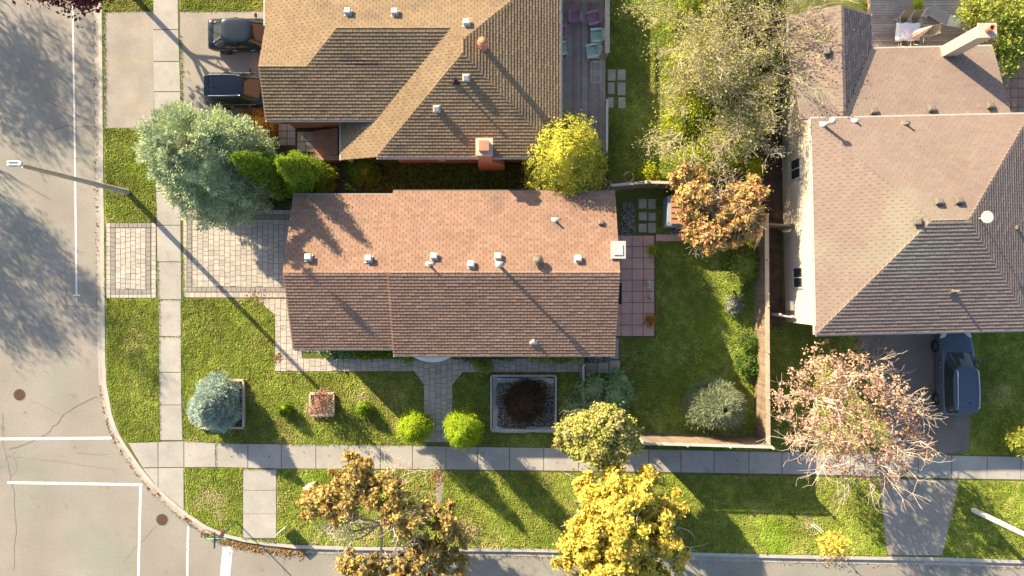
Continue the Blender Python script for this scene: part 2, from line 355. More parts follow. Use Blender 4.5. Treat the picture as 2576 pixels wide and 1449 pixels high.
for pts, w in (([(3,1040),(5,1066),(2,1106),(13,1150),(25,1213),(32,1240),(36,1343),(30,1436)], .05), ([(20,1133),(83,1109),(110,1096),(147,1059),(160,1040),(227,1004),(241,999)], .07),
               ([(390,1325),(347,1370),(307,1417)], .03), ([(30,1150),(40,1170),(38,1185),(25,1200)], .025), ([(190,1140),(205,1143),(238,1147),(268,1143)], .025), ([(163,770),(200,771),(240,772)], .05),
               ([(163,632),(162,700),(162,772)], .03), ([(105,75),(140,95),(150,110)], .06), ([(110,250),(150,270),(215,300)], .05), ([(130,325),(160,316),(235,318)], .05), ([(75,1010),(110,1025),(160,1050)], .02),
               ([(985,1400),(960,1420),(930,1460)], .02), ([(720,1400),(710,1425),(715,1449)], .03), ([(15,1150),(120,1160),(200,1170),(290,1185)], .02), ([(1360,1400),(1370,1425),(1390,1449)], .03)):
    ribbon('road_crack', jag(pts), w * .6, RZ + .003, MT['crack'], road_o)
for (u, v), lab in (((45, 994), 'rusty round manhole cover on the upper part of the road, nearest the frame edge'), ((405, 1309), 'rusty round manhole cover on the corner between the two white lines')):
    c = W(u, v); e = empty('manhole_cover', (c.x, c.y, RZ), lab, 'manhole cover', 'manhole covers in the road')
    b = MB(); b.lathe([(.37, -.02), (.37, .008), (.345, .008), (.34, .002)], 32, (c.x, c.y, RZ)); obj('rim_ring', b, MT['grey'], e)
    b = MB(); b.lathe([(.335, -.02), (.335, .006)], 32, (c.x, c.y, RZ))
    for i in range(-6, 7):
        for j in range(-6, 7):
            x, y = i * .05, j * .05
            if x*x + y*y < .095: b.box((c.x + x, c.y + y, RZ + .010), (.026, .026, .012))
    obj('lid', b, MT['rust'], e)

# ------------------------------------------------------------------ slabs, pavers
def lerp_tab(tab, x):
    return float(np.interp(x, [a for a, b in tab], [b for a, b in tab]))
def slab(parent, quad, z, m, name='slab', gap=.02, th=.08, bev=.008):
    P = [Vector(G(*q)).to_3d() for q in quad]; c = sum(P, Vector()) / len(P)
    P = [p + (c - p).normalized() * gap * 1.2 for p in P]
    b = MB(); b.prism([(p.x, p.y) for p in P], z - th, z + random.uniform(-.004, .004))
    return obj(name, b, m, parent, origin=(c.x, c.y, 0), bevel=bev)
sw = sheet('sidewalk', [(384,-300),(448,-300),(462,1112),(463,1108),(2700,1150),(2700,1210),(1300,1184),(462,1178),(462,1285),(397,1232),(357,1180),(320,1114),(400,1110)], .004, MT['joint'])
XL = [(-300,385),(0,385),(230,387),(550,394),(740,397),(1000,399),(1112,401)]
XR = [(-300,447),(0,447),(232,455),(550,455),(740,457),(1000,458),(1112,462)]
J = [-130,-45,75,155,231,312,397,482,567,659,754,847,937,1019,1108]
for a, b in zip(J[:-1], J[1:]):
    ins = 1.5 if a > 740 else 0
    slab(sw, [(lerp_tab(XL,a)+ins,a),(lerp_tab(XR,a)-ins,a),(lerp_tab(XR,b)-ins,b),(lerp_tab(XL,b)+ins,b)], .02, MT['concrete'])
VT = [(300,1113),(463,1110),(547,1115),(671,1117),(877,1118),(1037,1121),(1201,1124),(1598,1129),(1959,1137),(2372,1145),(2576,1149),(2700,1152)]
VB = [(300,1176),(463,1176),(547,1175),(671,1179),(957,1180),(1201,1182),(1598,1187),(1959,1192),(2172,1197),(2395,1204),(2700,1209)]
JU = [398,463,543,624,708,795,876,957,1038,1122,1202,1282,1368,1455,1550,1632,1713,1796,1884,1967,2053,2140,2225,2310,2394,2483,2568,2660]
for a, b in zip(JU[:-1], JU[1:]):
    slab(sw, [(a,lerp_tab(VT,a)),(b,lerp_tab(VT,b)),(b,lerp_tab(VB,b)),(a,lerp_tab(VB,a))], .02, MT['concrete'])
slab(sw, [(322,1114),(398,1112),(398,1176),(359,1177)], .02, MT['concrete'])
slab(sw, [(359,1178),(398,1177),(398,1228)], .02, MT['concrete'])
slab(sw, [(398,1177),(463,1177),(463,1283),(398,1229)], .02, MT['concrete'])
cp = sheet('kerbside_path', [(610,1178),(697,1178),(697,1362),(611,1353)], .004, MT['joint'])
for a, b in ((1180,1234),(1234,1293),(1293,1354)): slab(cp, [(611,a),(696,a),(696,b),(611,b)], .02, MT['concrete'])
sheet('dirt_path', [(1093,1186),(1116,1186),(1117,1262),(1108,1275),(1096,1268)], .008, MT['drive_grey'])
# north neighbour's driveway, verge apron
sheet('driveway_apron', [(262,31),(386,29),(388,320),(263,323)], .012, MT['drive_grey'])
sheet('driveway', [(453,30),(760,28),(760,300),(640,322),(600,330),(457,330)], .012, MT['drive_grey'])
sheet('planting_bed', [(600,330),(860,330),(870,412),(1325,412),(1530,440),(1530,520),(600,530),(560,440)], .008, MT['soil'])
sheet('side_bed', [(1906,430),(1968,430),(1968,830),(1912,830)], .008, MT['soil'])
sheet('tree_bed', [(1720,-60),(1975,-60),(1975,452),(1725,452),(1715,300)], .007, MT['soil'])
# pavers
def inpoly(x, y, poly):
    c = False; n = len(poly)
    for i in range(n):
        (x0, y0), (x1, y1) = poly[i], poly[i-1]
        if (y0 > y) != (y1 > y) and x < (x1-x0)*(y-y0)/(y1-y0)+x0: c = not c
    return c
PV = {}
def paver_mesh(w, l, key):
    k = (round(w, 1), round(l, 1), key)
    if k not in PV:
        b = MB(); x, y, i, h = (w/2)/PXM - .009, (l/2)/PXM - .009, .006, .05
        b.add([(-x,-y,0),(x,-y,0),(x,y,0),(-x,y,0),(-x,-y,h-i),(x,-y,h-i),(x,y,h-i),(-x,y,h-i),(-x+i,-y+i,h),(x-i,-y+i,h),(x-i,y-i,h),(-x+i,y-i,h)],
              [(0,1,5,4),(1,2,6,5),(2,3,7,6),(3,0,4,7),(4,5,9,8),(5,6,10,9),(6,7,11,10),(7,4,8,11),(8,9,10,11)])
        me = bpy.data.meshes.new('paver'); me.from_pydata(b.v, [], b.f); me.materials.append(MT[key]); PV[k] = me
    return PV[k]
def clip(subj, cl):
    out = subj
    for i in range(len(cl)):
        a, b = cl[i-1], cl[i]; inp, out = out, []
        if not inp: return []
        f = lambda p: (b[0]-a[0])*(p[1]-a[1]) - (b[1]-a[1])*(p[0]-a[0])
        for j in range(len(inp)):
            p, q = inp[j-1], inp[j]; fp, fq = f(p), f(q)
            if (fp >= 0) != (fq >= 0):
                t = fp / (fp - fq); out.append((p[0] + t*(q[0]-p[0]), p[1] + t*(q[1]-p[1])))
            if fq >= 0: out.append(q)
    return out
def area(P): return .5 * sum(P[i-1][0]*P[i][1] - P[i][0]*P[i-1][1] for i in range(len(P)))
def lay(parent, items, name='paver'):
    """items: (u, v, w, l, material key, outline or None); the first 300 as objects, the rest joined"""
    rest = {}
    for i, q in enumerate(items):
        u, v, w, l, key, out = (*q, None)[:6]
        x, y = G(u, v); z = -.026 + random.uniform(-.005, .005)
        if out is not None:
            c = sum((Vector(p) for p in out), Vector((0, 0))) / len(out); g = [G(*(Vector(p) + (c - Vector(p)).normalized() * .5)) for p in out]
        if i < 300:
            if out is None: me = paver_mesh(w, l, key)
            else:
                b = MB(); b.prism([(p[0]-x, p[1]-y) for p in g], 0, .05); me = bpy.data.meshes.new('paver'); me.from_pydata(b.v, [], b.f); me.materials.append(MT[key])
            o = bpy.data.objects.new(name, me); COL.objects.link(o); o.parent = parent; o.location = (x, y, z)
            o.rotation_euler = (random.uniform(-.01, .01), random.uniform(-.01, .01), random.uniform(-.012, .012) if out is None else 0)
        else:
            b = rest.setdefault(key, MB())
            if out is None: b.box((x, y, z + .025), (w/PXM - .018, l/PXM - .018, .05))
            else: b.prism(g, z, z + .05)
    for key, b in rest.items(): tag(obj(name + '_field', b, MT[key], parent), kind='stuff')
def columns(poly, cw, lens, key, u0=None):
    us = [p[0] for p in poly]; vs = [p[1] for p in poly]; out = []
    u = min(us) if u0 is None else u0
    while u < max(us) - 1:
        v = min(vs) - random.choice((2, 5, 8))
        while v < max(vs):
            l = random.choice(lens); r = [(u, v), (u+cw, v), (u+cw, v+l), (u, v+l)]
            c = clip(poly, r); ar = abs(area(c)) if len(c) > 2 else 0
            if ar > .985*cw*l: out.append((u+cw/2, v+l/2, cw, l, key))
            elif ar > .16*cw*l: out.append((u+cw/2, v+l/2, cw, l, key, c))
            v += l
        u += cw
    return out
def row(u0, v0, u1, v1, w, n, key, horiz):
    out = []
    for i in range(n):
        t = (i + .5) / n
        u, v = u0 + (u1-u0)*t, v0 + (v1-v0)*t
        out.append((u, v, (abs(u1-u0)/n if horiz else w), (w if horiz else abs(v1-v0)/n), key))
    return out
dv = sheet('paver_apron', [(267,560),(395,558),(396,750),(268,752)], .002, MT['joint'])
it = columns([(291,574),(367,574),(367,728),(291,728)], 12.67, (10.5, 12.8, 15.4), 'paver')
it += row(284.5,574,284.5,728,12,13,'paver_dark',False) + row(373.5,574,373.5,728,12,13,'paver_dark',False)
it += row(279,567,380,567,12,9,'paver_dark',True) + row(279,734,380,734,12,9,'paver_dark',True)
it += row(273,561,273,750,11,16,'paver',False) + row(387,561,387,750,12,16,'paver',False) + row(279,745,380,745,9,9,'paver',True)
lay(dv, it)
dv = sheet('paver_driveway', [(461,527),(800,523),(800,752),(462,752)], .002, MT['joint'])
it = columns([(484,553),(742,553),(742,722),(484,722)], 13.6, (11, 13.6, 16.5), 'paver')
it += row(477,553,477,722,12,14,'paver_dark',False) + row(471,546.5,742,546.5,12,22,'paver_dark',True) + row(471,728.5,742,728.5,12,22,'paver_dark',True)
it += row(466,540,466,735,9,14,'paver',False) + row(462,534,742,534,12,20,'paver',True) + row(462,742,742,742,13,20,'paver',True)
lay(dv, it)
WP = [(640,752),(745,752),(760,800),(760,902),(1470,902),(1470,937),(1166,937),(1138,967),(1138,1113),(1067,1113),(1067,967),(1040,935),(692,935),(692,790)]
wk = sheet('paver_walkway', [(p[0], p[1]) for p in WP], .002, MT['joint'])
lay(wk, columns([(645,752),(745,752),(760,800),(760,902),(1470,902),(1470,936),(1164,936),(1139,967),(1139,1112),(1066,1112),(1066,967),(1042,934),(692,934),(692,792)], 14.4, (11.5, 14.4, 17), 'paver', 692 - 14.4*3))
# patio
pt = sheet('patio', [(1500,590),(1648,590),(1648,848),(1500,848)], .003, MT['soil'])
for i in range(5):
    for j in range(9):
        u, v = 1506 + 28*i, 592 + 28.2*j
        slab(pt, [(u,v),(u+28,v),(u+28,v+28.2),(u,v+28.2)], .03, MT['patio'], 'tile', .016)
fl = sheet('flagstone_path', [(1470,905),(1562,905),(1562,848),(1545,848),(1545,940),(1470,940)], .004, MT['joint'])
for q in ([(1472,912),(1502,912),(1501,939),(1472,939)], [(1503,912),(1531,912),(1531,939),(1502,939)], [(1532,906),(1559,906),(1560,938),(1532,938)], [(1534,850),(1557,850),(1557,904),(1534,904)]): slab(fl, q, .028, MT['flag'])
fl = sheet('stepping_stones', [(1604,498),(1651,498),(1651,588),(1604,588)], .004, MT['turf'])
for q in ([(1606,500),(1627,500),(1627,525),(1606,525)], [(1630,500),(1650,500),(1650,526),(1630,526)], [(1606,533),(1628,533),(1628,555),(1606,555)], [(1631,534),(1650,534),(1650,556),(1631,556)], [(1606,562),(1627,562),(1627,585),(1606,585)], [(1629,560),(1650,560),(1650,586),(1629,586)]): slab(fl, q, .028, MT['flag'])
for q in ([(1528,174),(1549,174),(1549,204),(1528,204)], [(1553,174),(1574,174),(1574,203),(1553,203)], [(1528,207),(1546,207),(1546,238),(1528,238)], [(1553,207),(1574,207),(1574,241),(1553,241)], [(1528,244),(1544,244),(1544,272),(1528,272)], [(1555,244),(1574,244),(1574,273),(1555,273)]):
    o = slab(None, q, .03, MT['flag'], 'stepping_stone'); tag(o, f'grey stepping stone in the lawn beside the grey deck, {next(STONE)} of the six', 'stepping stone', 'stepping stones beside the deck')
sheet('brick_edging', [(1650,590),(1752,590),(1752,608),(1650,606)], .012, MT['patio'])
ent = sheet('entry_path', [(698,308),(792,308),(792,382),(698,366)], .004, MT['soil'])
for i in range(2):
    for j in range(3): slab(ent, [(700+22*i,311+18.5*j),(722+22*i,311+18.5*j),(722+22*i,329.5+18.5*j),(700+22*i,329.5+18.5*j)], .03, MT['concrete'])
for i in range(2):
    for j in range(2): slab(ent, [(748+21*i,331+26*j),(769+21*i,331+26*j),(769+21*i,357+26*j),(748+21*i,357+26*j)], .06, MT['flag'])
# right house driveway
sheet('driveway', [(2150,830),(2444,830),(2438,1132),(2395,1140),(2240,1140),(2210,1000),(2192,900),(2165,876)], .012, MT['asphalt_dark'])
sheet('driveway_apron', [(2212,1205),(2414,1209),(2370,1397),(2232,1396)], .012, MT['drive_grey'])
pk = sheet('brick_terrace', [(2440,140),(2720,140),(2720,300),(2470,300)], .006, MT['soil'])
for i in range(8):
    for j in range(6):
        u, v = 2452 + 18*i, 150 + 24*j
        slab(pk, [(u,v),(u+18,v),(u+18,v+24),(u,v+24)], .03, MT['patio_pink'], 'tile', .012)

# ------------------------------------------------------------------ grass, leaves, gravel (stuff)
def scatter(polys, dens, excl=()):
    out = []
    for poly in polys:
        P = np.array([G(*p) for p in poly]); lo, hi = P.min(0), P.max(0)
        n = int((hi - lo).prod() * dens); q = lo + R.random((n, 2)) * (hi - lo)
        def inside(P, q):
            c = np.zeros(len(q), bool)
            for i in range(len(P)):
                (x0, y0), (x1, y1) = P[i], P[i-1]
                if y0 == y1: continue
                c ^= ((y0 > q[:,1]) != (y1 > q[:,1])) & (q[:,0] < (x1-x0)*(q[:,1]-y0)/(y1-y0)+x0)
            return c
        k = inside(P, q)
        for e in excl: k &= ~inside(np.array([G(*p) for p in e]), q)
        out.append(q[k])
    return np.concatenate(out)
LAWNS = [[(266,-60),(384,-60),(385,29),(264,31)], [(449,-60),(680,-60),(680,28),(453,30)], [(261,322),(387,320),(394,552),(392,558),(266,560)],
 [(266,750),(397,750),(401,1110),(322,1112),(303,1094),(288,1055),(274,995),(268,940)], [(458,750),(645,752),(690,788),(692,935),(1040,935),(1066,966),(1066,1114),(960,1119),(547,1115),(463,1109)],
 [(1139,1120),(1139,966),(1166,938),(1465,938),(1470,1085),(1600,1094),(1935,1118),(1990,1138),(1600,1128)], [(463,1177),(610,1177),(610,1352),(575,1343),(520,1319),(470,1288)],
 [(697,1180),(1094,1182),(1096,1374),(900,1373),(697,1364)], [(1116,1184),(2212,1203),(2230,1398),(1600,1384),(1096,1376)], [(2410,1208),(2620,1212),(2620,1408),(2370,1400)],
 [(2440,825),(2640,825),(2640,1146),(2400,1142),(2438,1130)], [(1938,822),(2155,822),(2170,880),(2215,1000),(2245,1140),(1990,1136),(1940,1118)],
 [(1560,850),(1650,850),(1650,606),(1895,600),(1903,1092),(1600,1090),(1470,1082),(1470,942),(1560,940)], [(1528,-60),(1745,-60),(1740,300),(1745,455),(1528,440)], [(1651,500),(1684,500),(1684,590),(1651,590)], [(1905,-60),(1995,-60),(1995,40),(1905,40)]]
EXCL = [[(1233,940),(1402,940),(1402,1085),(1233,1085)], [(505,955),(617,955),(617,1077),(505,1077)], [(780,987),(843,987),(843,1046),(780,1046)], [(1528,174),(1575,174),(1575,273),(1528,273)], [(1684,490),(1740,490),(1740,572),(1684,572)]]
def blades(pts, hmin, hmax, wid, lean, comb=None):
    n = len(pts); a = R.random(n) * 2 * PI if comb is None else comb[0] + R.normal(0, comb[1], n); h = hmin + R.random(n) * (hmax - hmin); l = h * (lean * (.4 + R.random(n)))
    z0 = np.zeros(n); dx, dy = np.cos(a), np.sin(a); px, py = -dy * wid/2, dx * wid/2
    V = np.stack([np.stack([pts[:,0]-px, pts[:,1]-py, z0], 1), np.stack([pts[:,0]+px, pts[:,1]+py, z0], 1), np.stack([pts[:,0]+dx*l, pts[:,1]+dy*l, h], 1)], 1).reshape(-1, 3)
    return V, np.arange(3*n).reshape(-1, 3), np.repeat(R.random(n), 3)
gp = scatter(LAWNS, 620, EXCL)
WORN = [(522,1242,20),(548,1262,22),(500,1270,14),(552,1300,14),(1185,1338,26),(1160,1325,16),(2035,1318,22),(1085,1200,14),(1090,1240,12),(600,760,12),(905,1000,16),(1560,975,22)]
keep = np.ones(len(gp), bool)
for u, v, r in WORN:
    d2_ = ((gp - np.array(G(u, v)))**2).sum(1); keep &= R.random(len(gp)) > .8*np.exp(-d2_/(2*(r/PXM*.75)**2))
gp = gp[keep]
dp = np.concatenate([np.array(G(u, v)) + R.normal(0, r/PXM*.62, (int(r*r*.9), 2)) for u, v, r in WORN])
V, F, T = blades(dp, .02, .05, .055, 1.3, (math.atan2(-.716, .698), 1.2))  # dry blades get the same sun-facing tilt that brightens the lit grass
tag(obj_me('dry_grass', mesh_np('dry_grass', V, F, T), MT['straw']), kind='stuff')
V, F, T = blades(gp, .03, .065, .055, 1.15, (math.atan2(-.716, .698), .95))    # blades tilted away from the sun so their faces brighten the lit lawn
tag(obj_me('grass', mesh_np('grass', V, F, T), MT['blade']), kind='stuff')
# ragged grass and weeds along slab edges and in paver joints
ep = []
for line, wd_, n in (([(400,750),(402,1108)], 3.5, 600), ([(458,750),(462,1108)], 3.5, 600), ([(263,30),(264,320)], 4, 500), ([(455,90),(458,250)], 3.5, 300), ([(463,1178),(690,1180)], 2.5, 350), ([(700,1118),(1060,1120)], 2.5, 400), ([(265,560),(265,750)], 3, 150), ([(396,650),(398,755)], 3, 200), ([(460,640),(463,755)], 4, 250), ([(612,1354),(700,1364)], 3, 200), ([(2395,1206),(2412,1206)], 4, 60), ([(400,847),(456,847)], 2, 60), ([(400,754),(456,754)], 2, 60), ([(543,1112),(543,1176)], 1.5, 70)):
    t = R.random(n); a, b = np.array(line[0]), np.array(line[1]); q = a + t[:,None]*(b-a) + R.normal(0, wd_/2, (n, 2))
    ep.append(np.array([G(*p) for p in q]))
q = scatter([[(690,735),(745,735),(760,830),(760,935),(694,935)], [(484,640),(640,640),(640,742),(484,742)], [(1067,967),(1138,967),(1138,1112),(1067,1112)], [(291,640),(367,640),(367,745),(291,745)]], 14)
ep.append(q)
V, F, T = blades(np.concatenate(ep), .04, .09, .05, .9)
tag(obj_me('weeds', mesh_np('weeds', V, F, T), MT['blade']), kind='stuff')
def flakes(P, size, up=.5, tone=None):
    """leaf quads at points P (n,3) with normals biased up"""
    n = len(P); nr = R.normal(0, 1, (n, 3)); nr[:,2] = np.abs(nr[:,2]) + up * 2; nr /= np.linalg.norm(nr, axis=1)[:,None]
    return quads(P, nr, size, tone)
def quads(P, nr, size, tone=None, asp=.62):
    n = len(P); t = R.normal(0, 1, (n, 3)); a = np.cross(nr, t); a /= np.linalg.norm(a, axis=1)[:,None] + 1e-9; b = np.cross(nr, a)
    s = (size * (.6 + .8 * R.random(n)))[:,None] / 2
    V = np.stack([P - a*s, P - b*s*asp, P + a*s, P + b*s*asp], 1).reshape(-1, 3)
    return V, np.arange(4*n).reshape(-1, 4), np.repeat(R.random(n) if tone is None else tone, 4)
pts = []
def along(line, off, sd_, n, z):
    a = np.array([[p.x, p.y] for p in line]); seg = np.linalg.norm(np.diff(a, axis=0), axis=1); cum = np.concatenate([[0], np.cumsum(seg)])
    t = R.random(n) * cum[-1]; x = np.interp(t, cum, a[:,0]); y = np.interp(t, cum, a[:,1])
    return np.stack([x + R.normal(off, sd_, n), y + R.normal(off, sd_, n), np.full(n, z) + R.random(n)*.04], 1)
iE = [i for i, k in enumerate(KERB) if 940 < k[1] and k[0] < 560]
pts.append(along([EDGE[i] for i in iE], 0, .05, 210, RZ + .02))
pts.append(along([EDGE[i] for i in range(22, 27)], -.02, .10, 700, RZ + .02))
pts.append(along([EDGE[i] for i in range(26, 36)], 0, .08, 260, RZ + .02))
pts.append(along([EDGE[i] for i in range(1, 9)], 0, .05, 200, RZ + .02))
q = scatter([LAWNS[4], LAWNS[7], LAWNS[8]], 7); pts.append(np.c_[q, np.full(len(q), .07)])
q = scatter([LAWNS[6], LAWNS[9], LAWNS[5], LAWNS[11]], 1.5); pts.append(np.c_[q, np.full(len(q), .07)])
q = scatter([[(463,1112),(2600,1148),(2600,1206),(463,1176)], [(2212,1205),(2412,1208),(2370,1396),(2232,1396)]], .9); pts.append(np.c_[q, np.full(len(q), .03)])
for (u, v, r, n) in ((1100,1195,16,160), (1050,1240,50,150), (1180,1340,60,160), (2105,1400,20,90), (2600,1330,20,50), (1480,1190,30,80), (650,752,20,60), (700,900,12,60), (600,1362,16,420), (640,1370,14,330), (570,1352,12,260), (545,1340,9,120), (720,1380,16,300), (760,1388,14,220), (282,1062,5,90), (300,1105,6,110), (330,1150,5,60), (400,1240,8,60), (470,1305,8,90)):
    q = R.normal(0, r/PXM*.6, (n, 2)) + np.array(G(u, v)); pts.append(np.c_[q, np.full(n, .05 if (v < 1060 or u > 800) else -.09)])
V, F, T = flakes(np.concatenate(pts), .10, .8)
tag(obj_me('fallen_leaves', mesh_np('fallen_leaves', V, F, T), MT['litter']), kind='stuff')
gpoly = [[(1562,508),(1597,508),(1597,592),(1562,592)], [(1684,573),(1724,573),(1724,590),(1684,590)], [(1236,943),(1400,943),(1400,1083),(1236,1083)], [(508,958),(614,958),(614,1074),(508,1074)], [(783,990),(840,990),(840,1044),(783,1044)], [(745,872),(800,872),(800,886),(745,886)], [(1480,898),(1540,898),(1540,911),(1480,911)], [(1700,-30),(1560,-30),(1560,-20)]]
for i, g in enumerate(gpoly[:7]):
    tag(sheet('gravel_bed', g, .010, MT['soil']), kind='structure')
q = scatter(gpoly[:7], 420); P = np.c_[q, .02 + R.random(len(q))*.02]
n = len(P); s = (.018 + .022 * R.random(n))[:,None]; base = np.array([[1,0,0],[-.5,.87,0],[-.5,-.87,0],[0,0,.9]])
V = (P[:,None,:] + base[None] * s[:,:,None]).reshape(-1, 3); F = (np.arange(n)[:,None,None]*4 + np.array([[0,1,3],[1,2,3],[2,0,3]])[None]).reshape(-1, 3)
tag(obj_me('gravel', mesh_np('gravel', V, F, np.repeat(R.random(n), 4)), MT['gravel']), kind='stuff')

# ------------------------------------------------------------------ roofs and houses
class Pl:
    def __init__(s, p, n): s.p = Vector(p); s.n = Vector(n).normalized()
def hit(u, v, pl):
    o = Vector((0, 0, CAMH)); d = W(u, v, 0) - o
    return o + d * ((pl.p - o).dot(pl.n) / d.dot(pl.n))
def meet(a, b, c):
    x = np.linalg.solve(np.array([a.n, b.n, c.n]), np.array([a.n.dot(a.p), b.n.dot(b.p), c.n.dot(c.p)])); return Vector(x)
def vx(x): return Pl((x, 0, 0), (1, 0, 0))
def vy(y): return Pl((0, y, 0), (0, 1, 0))
def vz(z): return Pl((0, 0, z), (0, 0, 1))
def slope(axis, c, z, t):
    """plane rising by t per metre along +axis ('x','y','-x','-y') from coordinate c at height z"""
    sg = -1 if axis[0] == '-' else 1
    return Pl((c, 0, z), (-t*sg, 0, 1)) if axis[-1] == 'x' else Pl((0, c, z), (0, -t*sg, 1))
def clip(subj, cl):
    out = subj
    for i in range(len(cl)):
        a, b = cl[i-1], cl[i]; inp, out = out, []
        if not inp: return []
        f = lambda p: (b[0]-a[0])*(p[1]-a[1]) - (b[1]-a[1])*(p[0]-a[0])
        for j in range(len(inp)):
            p, q = inp[j-1], inp[j]; fp, fq = f(p), f(q)
            if (fp >= 0) != (fq >= 0):
                t = fp / (fp - fq); out.append((p[0] + t*(q[0]-p[0]), p[1] + t*(q[1]-p[1])))
            if fq >= 0: out.append(q)
    return out
def area(P): return .5 * sum(P[i-1][0]*P[i][1] - P[i][0]*P[i-1][1] for i in range(len(P)))
class Roof:
    def __init__(s, house, m, tw=.33, ex=.165, th=.014, slot=.011):
        s.h, s.m, s.tw, s.ex, s.th, s.slot = house, m, tw, ex, th, slot
        s.deck = MB(); s.whole = []; s.rest = MB(); s.caps = []
    def face(s, polys, ea, eb):
        """polys: convex lists of world points on one plane; ea->eb runs along the eave with the slope to its left"""
        e = (eb - ea).normalized(); P0 = polys[0]
        n = (P0[1]-P0[0]).cross(P0[2]-P0[0]).normalized(); n = n if n.z > 0 else -n
        up = n.cross(e)
        loc = lambda p: ((p-ea).dot(e), (p-ea).dot(up))
        cv = []
        for P in polys:
            L = [loc(p) for p in P]
            if area(L) < 0: L = L[::-1]; P = P[::-1]
            cv.append(L); k = len(s.deck.v); d = n * -.09
            s.deck.add(list(P) + [p + d for p in P], [tuple(range(len(P))), tuple(range(2*len(P)-1, len(P)-1, -1))] + [(i, len(P)+i, len(P)+(i+1) % len(P), (i+1) % len(P)) for i in range(len(P))])
        lo0 = min(p[0] for L in cv for p in L); hi0 = max(p[0] for L in cv for p in L); lo1 = min(p[1] for L in cv for p in L); hi1 = max(p[1] for L in cv for p in L)
        i = 0; y = lo1
        while y < hi1 - .02:
            x = lo0 - s.tw * ((i % 2) * .5 + random.uniform(0, .12)) 
            while x < hi0:
                w = s.tw; g = s.slot; tab = [(x+g, y), (x+w-g, y), (x+w-g, y+s.ex), (x+g, y+s.ex)]
                th = s.th * random.uniform(.88, 1.12)
                for L in cv:
                    c = clip(tab, L)
                    if len(c) < 3 or abs(area(c)) < 2e-4: continue
                    if abs(area(c)) > .98 * (w-2*g) * s.ex:
                        s.whole.append((ea + e*(x + w/2) + up*y, e, up, n, th/s.th))
                    else:
                        s.piece(s.rest, c, ea, e, up, n, y, th)
                x += w
            y += s.ex; i += 1
    def piece(s, mb, c, ea, e, up, n, y, th):
        k = len(c); base = [ea + e*a + up*b for a, b in c]
        top = [p + n*(.004 + th*max(0, 1 - (b-y)/s.ex)) for p, (a, b) in zip(base, c)]
        mb.add(base + top, [tuple(range(k, 2*k))] + [(i, (i+1) % k, k+(i+1) % k, k+i) for i in range(k)])
    def cap(s, a, b, w=.26, l=.20):
        """row of bent cap shingles along a ridge or hip from a (low) to b (high)"""
        s.caps.append((a, b, w, l))
    def finish(s):
        o = obj('roof', s.deck, s.m, s.h); ro = worg(s.h)
        b = MB(); x, ex, t = s.tw/2 - s.slot, s.ex, s.th
        b.add([(-x,0,0),(x,0,0),(x,ex,0),(-x,ex,0),(-x,0,t+.004),(x,0,t+.004),(x,ex,.004),(-x,ex,.004)], [(4,5,6,7),(0,1,5,4),(1,2,6,5),(2,3,7,6),(3,0,4,7)])
        me = bpy.data.meshes.new('shingle'); me.from_pydata(b.v, [], b.f); me.materials.append(s.m)
        C = Vector((0, 0, CAMH))
        s.whole.sort(key=lambda q: (q[0] - C).length)
        for p, e, up, n, k in s.whole[:300]:
            q = bpy.data.objects.new('shingle', me); COL.objects.link(q); q.parent = o
            M = Matrix((e, up, n)).transposed().to_4x4(); M.translation = p - ro
            q.matrix_local = M @ Matrix.Diagonal((1, 1, k, 1))
        for p, e, up, n, k in s.whole[300:]:
            s.piece(s.rest, [(-x,0),(x,0),(x,ex),(-x,ex)], p, e, up, n, 0, s.th*k)
        tag(obj('shingle_courses', s.rest, s.m, o), kind='stuff')
        cnt = 0; cm = None; rest = MB()
        for a, b_, w, l in s.caps:
            d = (b_ - a); N = int(d.length / l); d.normalize(); sd_ = Vector((d.y, -d.x, 0)).normalized(); nn = sd_.cross(d); nn = nn if nn.z > 0 else -nn
            if cm is None:
                q = MB(); hw = w/2
                q.add([(0,-hw,-.055),(0,0,.022),(0,hw,-.055),(l*1.15,-hw,-.070),(l*1.15,0,.006),(l*1.15,hw,-.070),(0,-hw,-.08),(0,hw,-.08)], [(0,3,4,1),(1,4,5,2),(0,1,2,7,6)])
                cm = bpy.data.meshes.new('ridge_cap'); cm.from_pydata(q.v, [], q.f); cm.materials.append(s.m)
            for i in range(N):
                M = Matrix((d, nn.cross(d), nn)).transposed().to_4x4(); M.translation = a + d*(i*l) - ro + nn*.012
                q = bpy.data.objects.new('ridge_cap', cm); COL.objects.link(q); q.parent = o; q.matrix_local = M; cnt += 1
        return o
def gutter(house, a, b, out, m='white', w=.09):
    a, b, out = Vector(a), Vector(b), Vector(out)
    q = MB(); q.bar(a + out*(w/2+.012) - Vector((0,0,.05)), b + out*(w/2+.012) - Vector((0,0,.05)), w, .10); return obj('gutter', q, MT[m], house)

